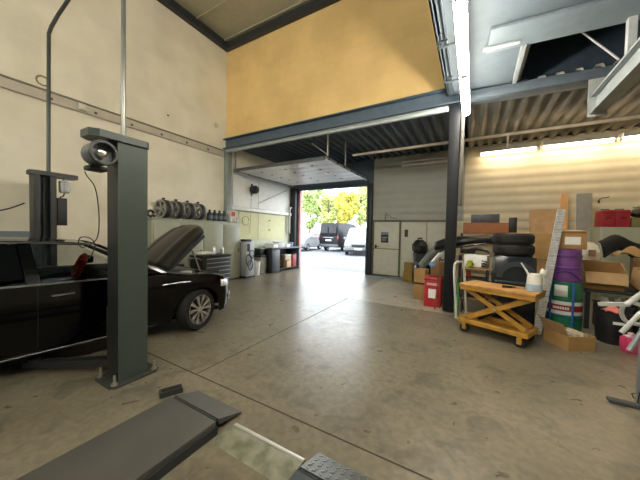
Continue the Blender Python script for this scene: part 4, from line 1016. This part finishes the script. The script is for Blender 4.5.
# ribbed aluminium strip leaning beside them
al = thing('metal_strip', 'ribbed silver metal strip leaning upright between the jug and the purple bin', 'metal strip', (0,0,0))
p0, p1 = Vector((.95, 5.50, .003)), Vector((1.27, 5.9, 2.06)); dd = (p1-p0).normalized(); sx = Vector((1,.1,0)).normalized()*.055; ny = dd.cross(sx).normalized()*.012
MB().hexa([p0-sx-ny, p0+sx-ny, p0+sx+ny, p0-sx+ny, p1-sx-ny, p1+sx-ny, p1+sx+ny, p1-sx+ny]).build('strip', M('strip_silver', '#d2d3cf', .35, .5, var=.25, scale=20), al)
rbs = MB()
for k in range(46):
    c = p0+dd*(.03+k*.045); n_ = ny.normalized()*-.014 if ny.y > 0 else ny.normalized()*.014
    rbs.tube([c-sx*.9+n_, c+sx*.9+n_], .006, 5)
rbs.build('ribbing', M('rib_silver', '#e2e2de', .3, .5, var=.2), al, weld=False)
# ------------------------------------------------------------------ middle and rear racks
rack('rack of bare boards behind the tyres, a black bumper across it', -.28, 1.62, 7.05, 7.7, (.5, 1.15))
carton('carton', 'wide brown carton on the rack right behind the two tyres', (1.05, 7.36, 1.152), (.78, .5, .52), m_card, 3)
bp_ = thing('car_bumper', 'black car bumper lying across the rack beside the steel column', 'bumper', (0,0,0))
rows = []
for i in range(19):
    u = i/18; x = -.84+1.28*u; y = 7.34-.16*math.sin(PI*u); zc = 1.30+.20*u+.06*math.sin(PI*u)
    hh = .105+.03*math.sin(PI*u*2)
    rows.append([(x, y+.05, zc-hh), (x, y-.05, zc-hh*.8), (x, y-.09, zc-.02), (x, y-.08, zc+.03), (x, y-.03, zc+hh*.8), (x, y+.06, zc+hh)])
MB().grid(rows).build('bumper_skin', M('bumper_black', '#121315', .45, var=.1), bp_, solid=.012)
MB().tube([(-.7, 7.27, 1.25), (-.2, 7.13, 1.32), (.25, 7.18, 1.42)], .018, 8).build('lower_lip', M('moulding_grey'), bp_)
tag(MB().box(-.16,.16,-.12,.12,0,.1, bev=.03).jitter(.01, 8).build('dark_cushion', m_black), 'dark folded pad under the black bumper on the rack', 'pad', loc=(-.1, 7.40, 1.166))
rack('tall rack against the back wall holding the orange-brown panel', -.3, 1.0, 8.3, 8.95, (.6, 1.66))
pn = thing('wooden_box', 'orange-brown wooden box standing along the tall rack, dark case on top', 'box', (.27, 8.62, 1.663))
MB().box(-.52, .52, -.22, .22, 0, .28, bev=.006).build('box', M('orange_wood', '#9c5f33', .55, var=.15, stretch=(1,5,1)), pn)
MB().box(-.50, .50, -.226, -.221, .02, .26).build('front_board', M('orange_board', '#a7683a', .5, var=.15, stretch=(1,1,7)), pn)
carton('flat_case', 'dark grey flat case on the orange-brown box before the back wall', (.26, 8.62, 1.945), (.66, .3, .23), M('case_grey', '#55565a', .4, var=.1), 0, False)
carton('speaker_box', 'small black box standing on the tall rack beside the dark grey case', (.89, 8.6, 1.663), (.16, .2, .42), m_black, 0, False)
# boards leaning at the back wall
def board(name, lbl, x0, x1, h, mat, yb, yt, th=.03):
    t = tag(MB().hexa([(x0,yb,.002),(x1,yb,.002),(x1,yb+th,.002),(x0,yb+th,.002),(x0,yt,h),(x1,yt,h),(x1,yt+th,h),(x0,yt+th,h)]).build(name, mat), lbl, 'board')
    return t
board('wooden_board', 'wide brown board leaning on the back wall behind the purple bin', 1.38, 2.0, 2.36, M('panel_brown', '#d0a878', .6, var=.12), 9.35, 9.6)
board('plank', 'tall narrow orange plank leaning on the back wall', 2.06, 2.21, 2.80, M('plank_orange', '#eeb878', .6, var=.15, stretch=(1,1,.2)), 9.45, 9.7)
board('grey_board', 'tall grey panel leaning on the back wall beside the orange plank', 2.38, 2.69, 2.78, M('panel_grey', '#a3a298', .55, var=.08), 9.45, 9.7)
# sage cabinet with red boxes on it
sc = thing('tool_cabinet', 'low sage grey steel cabinet at the back wall, red boxes on it', 'cabinet', (3.38, 9.1, 0))
MB().box(-.78, .78, -.3, .3, 0, 1.86, bev=.01).build('body', M('cabinet_green', '#a3a891', .45, var=.06), sc)
for s in (-1, 1):
    dd_ = MB().box(*sorted((s*.01, s*.75)), -.322, -.302, .08, 1.80, bev=.005).build('door', M('cabinet_green'), sc)
    MB().box(*sorted((s*.06, s*.09)), -.345, -.323, .9, 1.05, bev=.004).build('handle', m_dark, dd_)
m_redb = M('box_crimson', '#a01f2b', .45, var=.1)
def redbox(lbl, x):
    t = thing('red_case', lbl, 'case', (x, 9.05, 1.862), 0, 'red cases on the sage cabinet')
    MB().box(-.117, .117, -.2, .2, 0, .40, bev=.012).build('case', m_redb, t)
    MB().box(-.121, .121, -.205, .205, .32, .345, bev=.004).build('lid_seam', M('seam_red', '#7a1620', .5), t)
    MB().box(-.05, .05, -.215, -.202, .18, .25, bev=.004).build('latch', M('seam_red'), t)
    MB().tube([(-.07,0,.40),(-.07,0,.43),(.07,0,.43),(.07,0,.40)], .01, 8).build('carry_handle', m_black, t)
    return t
rb = redbox('red case on the sage cabinet next to the grey panel', 2.745)
dup(rb, (2.995, 9.05, 1.862), None, 'red case on the sage cabinet next to the olive box')
carton('olive_box', 'olive brown box at the end of the sage cabinet under a black bag', (3.42, 9.05, 1.862), (.56, .4, .22), M('olive', '#7d7440', .6, var=.15), 0, False)
bb = thing('bag', 'black bag with a pale pad on it lying on the olive box', 'bag', (3.44, 9.05, 2.115))
MB().lathe([(0,0),(.24,.0),(.27,.06),(.22,.16),(.1,.2),(0,.2)], (0,0,0), 18).jitter(.02, 9).build('bag_body', m_black, bb)
MB().box(-.2,.25,-.12,.12,.205,.25, bev=.015).build('pad', M('pad_pale', '#b9c4b5', .6), bb)
tag(MB().tube([(2.86,9.92,2.57),(2.86,9.84,2.60),(2.9,9.82,2.65),(2.98,9.82,2.66),(3.05,9.82,2.68)], .012, 8).tube([(2.86,9.84,2.60),(2.86,9.83,2.52)], .02, 8).build('hanging_tap', m_dark), 'small dark pipe tap on the back wall above the red cases', 'tap')
# ------------------------------------------------------------------ cardboard heap on a trestle
tr = thing('trestle', 'dark trestle bench under the heap of cardboard boxes', 'bench', (2.5, 6.9, 0))
MB().box(-.82, .75, -.6, .6, .66, .70, bev=.006).build('bench_top', m_dark, tr)
for sx in (-.72, .68):
    for sy in (-.5, .5): MB().box(sx-.03, sx+.03, sy-.03, sy+.03, 0, .658).build('leg', m_dark, tr)
def openbox(lbl, loc, s, mat, rz=0, flaps=((0,-1,60),(1,0,40),(0,1,20),(-1,0,55)), group=None, th=.012, tilt=0):
    t = thing('open_box', lbl, 'box', (loc[0], loc[1], loc[2]+s[1]/2*math.sin(R(tilt))), rz, group, rot=(R(tilt), 0, R(rz)))
    hx, hy, h = s[0]/2, s[1]/2, s[2]
    MB().box(-hx,hx,-hy,hy,0,th).box(-hx,hx,-hy,-hy+th,th,h).box(-hx,hx,hy-th,hy,th,h).box(-hx,-hx+th,-hy+th,hy-th,th,h).box(hx-th,hx,-hy+th,hy-th,th,h).build('box', mat, t)
    for (dx, dy, an) in flaps:
        a = R(an); L_ = (hy if dx else hx)*.0+.2
        o_, u_ = L_*math.cos(a), -L_*math.sin(a)
        if dx: P = [(dx*hx,-hy,h+.002),(dx*hx,hy,h+.002),(dx*(hx+o_),hy*.98,h+u_),(dx*(hx+o_),-hy*.98,h+u_)]
        else: P = [(-hx,dy*hy,h+.002),(hx,dy*hy,h+.002),(hx*.98,dy*(hy+o_),h+u_),(-hx*.98,dy*(hy+o_),h+u_)]
        MB().slab(P, .006).build('flap', m_cardl, t)
    return t
openbox('open cardboard box with its front flap folded down beside the purple bin', (1.98, 6.58, .705), (.5, .42, .34), m_card, -6, ((0,-1,40),), 'open boxes on the trestle', tilt=24)
ob = openbox('open cardboard box holding a grey plastic part at the end of the trestle', (2.68, 6.55, .705), (.54, .42, .30), m_cardl, 4, ((0,-1,62),), 'open boxes on the trestle', tilt=16)
gp = thing('plastic_part', 'grey-blue plastic part lying in the open box at the end of the trestle', 'plastic part', (2.66, 6.505, .85))
MB().lathe([(0,.02),(.07,.03),(.085,.16),(.08,.24),(.06,.30),(0,.31)], (0,0,0), 14).jitter(.02, 11).build('part_shell', M('part_grey', '#5b636d', .35, var=.3), gp)
MB().tube(arc((.02,-.02,.34), .07, 0, 320, 14, 'XZ'), .016, 8).build('part_ring', M('part_pale', '#a5abb0', .4), gp)
carton('carton', 'tan carton behind the open box on the trestle, white sack on top', (2.12, 7.2, .703), (.58, .46, .43), m_cardl, 2)
carton('carton', 'dark tan carton on the trestle under the black sheeting', (2.84, 7.04, .703), (.56, .36, .54), m_cardd, -3)
wb = thing('sack', 'crumpled white sack on the tan carton beside the purple bin', 'sack', (1.97, 7.14, 1.168))
MB().lathe([(0,0),(.14,.0),(.17,.1),(.14,.2),(.12,.27),(.06,.33),(0,.33)], (0,0,0), 16).jitter(.022, 12).build('sack_body', M('sack_white', '#e6dfcc', .7, var=.15), wb)
MB().box(-.05,.05,-.185,-.172,.08,.2).build('print_patch', M('patch_brown', '#8b6a52', .6, var=.2), wb)
cs = thing('cardboard_sheet', 'bent tan cardboard sheet lying over the cartons under the black sheeting', 'cardboard', (0,0,0))
MB().grid([[(2.28+.45*u, 6.97+.22*v, 1.26+.16*math.sin(PI*u*.9)*(.4+.6*v)+.05*math.sin(7*u+3*v)) for u in [i/10 for i in range(11)]] for v in [j/5 for j in range(6)]]).build('sheet', m_card, cs, solid=.012)
MB().slab([(2.62,6.94,1.28),(2.85,6.96,1.36),(2.9,7.02,1.365),(2.66,7.0,1.285)], .01).build('torn_edge', m_cardl, cs)
bs = thing('black_sheeting', 'black plastic sheeting thrown over the cartons on the trestle', 'sheeting', (0,0,0))
MB().grid([[(2.22+1.0*u, 7.27+.32*v, 1.42+.2*math.exp(-((u-.22)/.2)**2)+.03*math.sin(9*u+4*v)+.06*v-.26*(1-v)**2) for u in [i/16 for i in range(17)]] for v in [j/6 for j in range(7)]]).build('sheet', M('sheet_black', '#0b0b0c', .65, var=.1, spec=.25), bs, solid=.01)
MB().tube([(2.22+1.0*u, 7.27, 1.16+.2*math.exp(-((u-.22)/.2)**2)+.03*math.sin(9*u)) for u in [i/16 for i in range(17)]], .02, 6).build('hem', M('sheet_black'), bs)
for k, (x, y, s, l) in enumerate(((2.16, 6.6, (.4,.36,.42), 'black storage tub under the trestle next to the green drum'), (2.62, 6.6, (.45,.4,.5), 'black storage tub under the trestle, farther from the green drum'))):
    t = thing('storage_tub', l, 'tub', (x, y, .002), 0, 'tubs under the trestle')
    MB().box(-s[0]/2, s[0]/2, -s[1]/2, s[1]/2, 0, s[2], bev=.02).build('tub_body', m_black, t)
    MB().box(-s[0]/2-.012, s[0]/2+.012, -s[1]/2-.012, s[1]/2+.012, s[2]+.001, s[2]+.035, bev=.01).build('lid', m_dark, t)
for k, (x, l) in enumerate(((2.02, 'pale jar on the black tub under the trestle next to the drum'), (2.18, 'small pale jar on the black tub under the trestle, right of the wider one'))):
    t = thing('jar', l, 'jar', (x, 6.47, .46), 0, 'jars under the trestle')
    MB().lathe([(0,0),(.05,0),(.05,.09),(.04,.1),(0,.1)], (0,0,0), 14).build('jar_body', M('jar_pale', '#a5a594', .35, var=.2), t)
    MB().lathe([(0,.101),(.045,.101),(.045,.125),(0,.125)], (0,0,0), 14).build('lid', m_galv, t)
# black tub with pink cloth, pink can, open box on the floor
bt = thing('tub', 'round black tub with a pink cloth on top standing by the trestle', 'tub', (1.90, 5.78, 0))
MB().lathe([(0,0),(.165,0),(.18,.03),(.20,.44),(.212,.45),(.212,.47),(.192,.47),(.17,.05),(0,.05)], (0,0,0), 30).build('tub_body', m_black, bt)
MB().lathe([(0,.40),(.185,.40),(.185,.42),(0,.44)], (0,0,0), 24).build('contents', m_rubber, bt)
MB().box(-.06,.06,-.213,-.202,.32,.36, rot=(-3,0,0)).build('paper_label', M('label_white'), bt)
pc = thing('cloth', 'pink cloth lying on the round black tub', 'cloth', (1.88, 5.68, .476))
MB().grid([[(-.12+.2*u, -.08+.18*v, .006+.07*math.sin(PI*u)*math.sin(PI*v)+.015*math.sin(8*u+5*v)+.015) for u in [i/8 for i in range(9)]] for v in [j/8 for j in range(9)]]).build('cloth', M('pink_cloth', '#d3776c', .8, var=.15), pc, solid=.006)
MB().tube([(-.12+.2*i/8, -.08, .012+.015*math.sin(i)+.01) for i in range(9)], .007, 6).build('hem', M('pink_hem', '#b55c54', .8), pc)
pk = thing('canister', 'pink canister with a white cap on the floor beside the round black tub', 'canister', (1.99, 5.40, 0), 10)
MB().box(-.115, .115, -.08, .08, 0, .215, bev=.03).build('canister_body', M('pink_plastic', '#cf3f6d', .4, var=.08), pk)
MB().box(-.09,.09,-.05,.05,.216,.235, bev=.008).cyl((-.03,0,.235),(-.03,0,.275),.03,14).build('cap', M('cap_pale', '#d9b9bf', .5), pk)
fb = openbox('low open cardboard box of papers on the floor in front of the green drum', (1.27, 5.22, .001), (.40, .40, .20), m_card, 32, ((-1,0,-62),))
for k, (x, l, an) in enumerate(((-.10, 'sheaf of papers leaning in the low open box, next to its raised flap', -7), (.0, 'sheaf of papers in the middle of the low open box', 0), (.10, 'sheaf of papers in the low open box, farthest from its raised flap', 7))):
    t = thing('papers', l, 'papers', (1.27+x*.85, 5.22+x*.53, .026), 32, 'paper sheaves in the low open box')
    MB().box(-.03, .03, -.13, .13, 0, .19, rot=(0, an, 0), piv=(0,0,0)).build('sheaf', M('paper_tan', '#c5b79c', .7, var=.15), t)
    MB().box(-.032, .032, -.04, .04, .11, .13, rot=(0, an, 0), piv=(0,0,0)).build('band', m_cardd, t)
# loose trims and scraps in the heap
m_trim = M('trim_black', '#131416', .4, var=.1)
def strip_part(name, lbl, cat, pts, w, mat, tip=None):
    t = thing(name, lbl, cat, (0,0,0))
    C_ = curve(pts, 5); mb = MB(); rows = []
    for i, p in enumerate(C_):
        k = w*(.55+.45*math.sin(PI*(i+.5)/len(C_)))
        rows.append([p+Vector((0,-.4*k,-.5*k)), p+Vector((0,-.6*k,.1*k)), p+Vector((0,.3*k,.5*k))])
    mb.grid(rows).build('strip', mat, t, solid=.008)
    MB().tube([p+Vector((0,-.62*w,.05*w)) for p in (C_[len(C_)//4], C_[len(C_)//2], C_[3*len(C_)//4])], .008, 6).build('edge_lip', tip or m_trim, t)
    return t
strip_part('trim_strip', 'black plastic trim strip bridging the white carton and the dark plastic part', 'trim strip', [(-.14,6.60,1.255),(.05,6.50,1.31),(.22,6.44,1.30),(.29,6.36,1.25)], .07, m_trim)
strip_part('wheel_arch_liner', 'black wheel arch liner standing on edge before the low rack', 'arch liner', [(-.16,6.10,.06),(-.10,6.10,.42),(.06,6.08,.62),(.22,6.10,.42),(.26,6.10,.06)], .12, m_trim, M('moulding_grey'))
cl_ = thing('cable_coil', 'dark cable coil on the board shelf beside the white carton', 'cable', (.215, 6.35, .932))
MB().tube(curve([(.05*math.cos(a*.9), .05*math.sin(a*.9), .012+.008*a) for a in range(0, 18)], 2), .010, 6).build('coil', m_black, cl_)
MB().tube([(.05,0,.012),(.06,-.03,.012),(.05,-.05,.012)], .010, 6).build('loose_end', m_trim, cl_)
cr_ = thing('cardboard_sheet', 'torn cardboard sheet standing crumpled at the end of the trestle', 'cardboard', (0,0,0))
MB().grid([[(3.05+.3*u+.03*math.sin(6*v), 6.42+.3*u+.05*math.sin(5*u+3*v), .712+.42*v+.06*v*math.sin(4*u)) for u in [i/8 for i in range(9)]] for v in [j/6 for j in range(7)]]).build('sheet', m_cardl, cr_, solid=.01)
MB().slab([(3.06,6.36,.74),(3.25,6.40,.75),(3.22,6.36,.86),(3.1,6.33,.84)], .008).build('torn_flap', m_cardd, cr_)
rt = thing('can', 'small red can on the dark crate of the low rack', 'can', (-.06, 6.5, .705))
MB().lathe([(0,0),(.04,0),(.042,.01),(.042,.12),(.03,.14),(0,.14)], (0,0,0), 16).build('can_body', M('can_red', '#a32a24', .4), rt)
MB().lathe([(0,.141),(.02,.141),(.02,.165),(0,.166)], (0,0,0), 12).build('cap', m_wpap, rt)
# ------------------------------------------------------------------ tubular stand cut by the frame's edge
m_stand = M('stand_grey', '#8d9294', .4, .3, var=.12)
m_standw = M('stand_pale', '#c3c6c2', .4, .1, var=.1)
st = thing('tubular_stand', 'grey tubular stand with pale bent arms and a flat floor bar', 'stand', (1.42, 3.66, 0), 0)
MB().box(-.22, .75, -.04, .04, .0, .032, bev=.005).build('floor_bar', M('stand_dark', '#4a4c4b', .5, .2), st)
MB().box(-.028, .028, -.028, .028, .033, .86, bev=.006).build('post', m_stand, st)
MB().box(.60, .655, -.028, .028, .033, .86, bev=.006).build('post', m_stand, st)
MB().box(-.33, -.12, -.04, -.01, .945, .98, rot=(0,-7,0)).build('flat_arm', m_standw, st)
MB().tube(curve([(-.14,-.03,.97),(-.10,-.03,1.02),(-.02,-.05,1.12),(.1,-.06,1.2),(.6,-.05,1.22)]), .024, 10).build('bent_arm', m_standw, st)
MB().tube(curve([(-.16,-.02,.95),(-.15,.02,.87),(-.11,.04,.80),(-.03,.05,.78),(.02,.04,.80)]), .018, 8).build('hook_arm', m_standw, st)
MB().tube([(-.18,-.08,.71),(-.06,-.06,.91),(.3,-.03,1.08),(.62,.0,1.12)], .02, 10).build('strut', m_standw, st)
MB().tube([(-.13,-.10,.56),(-.04,-.08,.77),(.25,-.05,.97),(.62,-.02,1.02)], .022, 10).build('strut', m_stand, st)
MB().tube([(-.10,-.02,1.0),(.0,-.02,.97),(.6,.0,.98)], .02, 8).build('cross_arm', m_standw, st)
MB().box(-.01, .64, -.02, .02, .862, .90, bev=.004).build('cross_bar', m_stand, st)
MB().tube([(-.06,-.045,.10),(-.08,-.05,.14),(-.03,-.05,.17),(-.035,-.04,.06)], .005, 6).build('tie_wire', m_black, st)
# ------------------------------------------------------------------ beside the steel column and the side door
rcx = thing('plastic_crate', 'red plastic crate with a white label beside the steel column', 'crate', (-.74, 6.48, 0))
MB().box(-.17, .17, -.2, .2, 0, .66, bev=.02).build('crate_body', M('crate_red', '#b2222a', .4, var=.1), rcx)
MB().box(-.08, .08, -.208, -.201, .2, .40).build('paper_label', m_wpap, rcx)
MB().box(-.12,.12,-.207,-.201,.48,.53).build('moulded_mark', M('mark_pale', '#d9a7a2', .5, var=.1), rcx)
MB().box(-.178, .178, -.208, .208, .58, .62, bev=.008).build('rim', M('crate_rim', '#8f1a22', .4), rcx)
cq = carton('carton', 'tall brown carton beside the red crate, dark strap round it', (-1.08, 6.95, 0), (.27, .3, .74), m_card, -8)
MB().box(-.137,.137,-.152,.152,.38,.42).build('strap', m_black, cq)
carton('carton', 'brown carton behind the red crate and the broom', (-.68, 6.92, 0), (.34, .3, .95), m_cardd, 0)
br = thing('broom', 'broom standing head up by the red crate, white and blue head', 'broom', (0,0,0))
b0, b1 = Vector((-.66, 6.12, .002)), Vector((-.60, 6.23, 1.12))
MB().cyl(b0, b1, .013, 10).build('handle', M('broom_pole', '#6b4a3a', .5), br)
MB().tube([(-.60,6.225,1.13),(-.57,6.23,1.20),(-.61,6.2,1.19),(-.72,6.17,1.04),(-.79,6.15,.93)], [.02,.03,.035,.035,.025], 8).build('broom_head', M('head_white', '#cfd3d6', .5, var=.1), br)
MB().box(-.80,-.70,6.12,6.16,.90,1.0, bev=.01, rot=(0,-35,0)).build('blue_edge', M('head_blue', '#5f86b4', .5, var=.1), br)
carton('carton', 'yellowish carton on the floor beside the side door, another on it', (-1.86, 9.3, .007), (.3, .3, .32), M('carton_ochre', '#8f7437', .7, var=.15), 0, True, 'cartons by the side door')
carton('carton', 'yellowish carton on top of the one beside the side door', (-1.86, 9.3, .332), (.28, .28, .30), M('carton_ochre'), 5, True, 'cartons by the side door')
db = thing('waste_bin', 'dark waste bin by the back wall with a black bag on it', 'bin', (-1.42, 9.15, .007))
MB().lathe([(0,0),(.22,0),(.27,.9),(.285,.91),(.285,.95),(.26,.95),(0,.93)], (0,0,0), 28).build('bin_body', M('bin_dark', '#2a2f33', .5, var=.15), db)
MB().box(-.2,.2,-.275,-.26,.55,.70, bev=.005).build('paper_label', M('bin_blue', '#4b5d72', .5), db)
for (l, lc, s, mt, sd) in (('black stuffed bag on top of the dark waste bin', (-1.50, 9.15, .985), .24, m_black, 21), ('grey stuffed bag beside the dark waste bin', (-.86, 9.25, .003), .24, M('bag_grey', '#6b6e6a', .5, var=.2), 22)):
    t = thing('bag', l, 'bag', lc, 0)
    k = s/.24*(1.0 if 'black' in l else 1.7)
    MB().lathe([(0,0),(s*.8,0),(s,.1*k),(s*.95,.25*k),(s*.6,.38*k),(s*.25,.44*k),(s*.3,.48*k),(0,.48*k)], (0,0,0), 18).jitter(.022, sd).build('bag_body', mt, t)
    MB().lathe([(s*.26,.43*k),(s*.32,.43*k),(s*.32,.45*k),(s*.26,.45*k)], (0,0,0), 12, closed=True).build('tie', m_wpap, t)
gb = thing('car_bumper', 'grey car bumper leaning diagonally between the waste bin and the steel column', 'bumper', (0,0,0))
rows = []
for i in range(15):
    u = i/14; x = -1.30+.72*u; y = 8.15+.08*math.sin(PI*u); zc = .62+.80*u+.1*math.sin(PI*u)
    rows.append([(x+.05, y+.06, zc-.13), (x+.02, y-.03, zc-.10), (x, y-.07, zc), (x-.03, y-.03, zc+.09), (x-.05, y+.05, zc+.12)])
MB().grid(rows).build('bumper_skin', M('bumper_grey2', '#7b7f78', .4, var=.15), gb, solid=.014)
MB().tube([(-1.2,8.12,.02),(-1.22,8.14,.58)], .018, 8).tube([(-.66,8.16,.02),(-.66,8.16,1.2)], .018, 8).build('prop_leg', m_dark, gb)
dp = thing('car_fender', 'dark car fender propped low in front of the waste bin', 'car part', (-1.25, 8.55, .003))
MB().grid([[(-.3+.6*u, -.05*math.sin(PI*u)+.1*v, .02+.6*v+.05*math.sin(PI*u)) for u in [i/8 for i in range(9)]] for v in [j/5 for j in range(6)]]).build('panel_skin', m_tank, dp, solid=.02)
MB().box(-.2,.2,.1,.13,.0,.05).build('foot_rail', m_dark, dp)
# ------------------------------------------------------------------ light and camera
def area(name, loc, sx, sy, power, col=(1,1,1), rot=(0,0,0)):
    l = bpy.data.lights.new(name, 'AREA'); l.shape = 'RECTANGLE'; l.size = sx; l.size_y = sy; l.energy = power; l.color = col
    o = bpy.data.objects.new(name, l); COL.objects.link(o); o.location = loc; o.rotation_euler = [R(a) for a in rot]
    return o
# added fill high at the rear wall, out of view, brightens the walls
area('rear_fill', (-3.6, -6.1, 5.6), 5.5, 2.0, FILL, (1,.97,.88), (90+TILT, 0, 0))
w = bpy.data.worlds.new('overcast_sky'); scene.world = w; w.use_nodes = True
nt = w.node_tree; bg = nt.nodes['Background']
tc = nt.nodes.new('ShaderNodeTexCoord'); sp_ = nt.nodes.new('ShaderNodeSeparateXYZ'); cr = nt.nodes.new('ShaderNodeValToRGB')
nt.links.new(tc.outputs['Generated'], sp_.inputs[0]); nt.links.new(sp_.outputs['Z'], cr.inputs[0])
cr.color_ramp.elements[0].color = (.9,.95,1,1); cr.color_ramp.elements[1].color = (.80,.9,1,1)
nt.links.new(cr.outputs[0], bg.inputs[0]); bg.inputs[1].default_value = SKY
po = area('gate_portal', (-5.2, 9.98, 1.72), 3.2, 3.4, 1, rot=(-90, 0, 0))
po.data.cycles.is_portal = True

cam = bpy.data.cameras.new('camera'); co = bpy.data.objects.new('camera', cam); COL.objects.link(co)
cam.sensor_width = 36; cam.lens = 36*266.2/640; cam.clip_start = .05; cam.clip_end = 300
yaw, pit, rol = R(-29.9), R(-1.72), R(1.2)
fw = Vector((math.sin(yaw)*math.cos(pit), math.cos(yaw)*math.cos(pit), math.sin(pit)))
r0 = Vector((math.cos(yaw), -math.sin(yaw), 0)); u0 = r0.cross(fw)
rr = r0*math.cos(rol)+u0*math.sin(rol); uu = -r0*math.sin(rol)+u0*math.cos(rol)
mt_ = Matrix((rr, uu, -fw)).transposed().to_4x4(); mt_.translation = (0, 0, 1.6)
co.matrix_world = mt_
scene.camera = co
scene.view_settings.view_transform = 'Standard'; scene.view_settings.look = 'None'
scene.view_settings.gamma = 1; scene.view_settings.use_curve_mapping = False
scene.view_settings.exposure = EXPO
scene.cycles.max_bounces = 8; scene.cycles.diffuse_bounces = 4; scene.cycles.glossy_bounces = 4
scene.cycles.transparent_max_bounces = 8; scene.cycles.use_denoising = True
scene.cycles.sample_clamp_indirect = 6; scene.cycles.caustics_reflective = False; scene.cycles.caustics_refractive = False
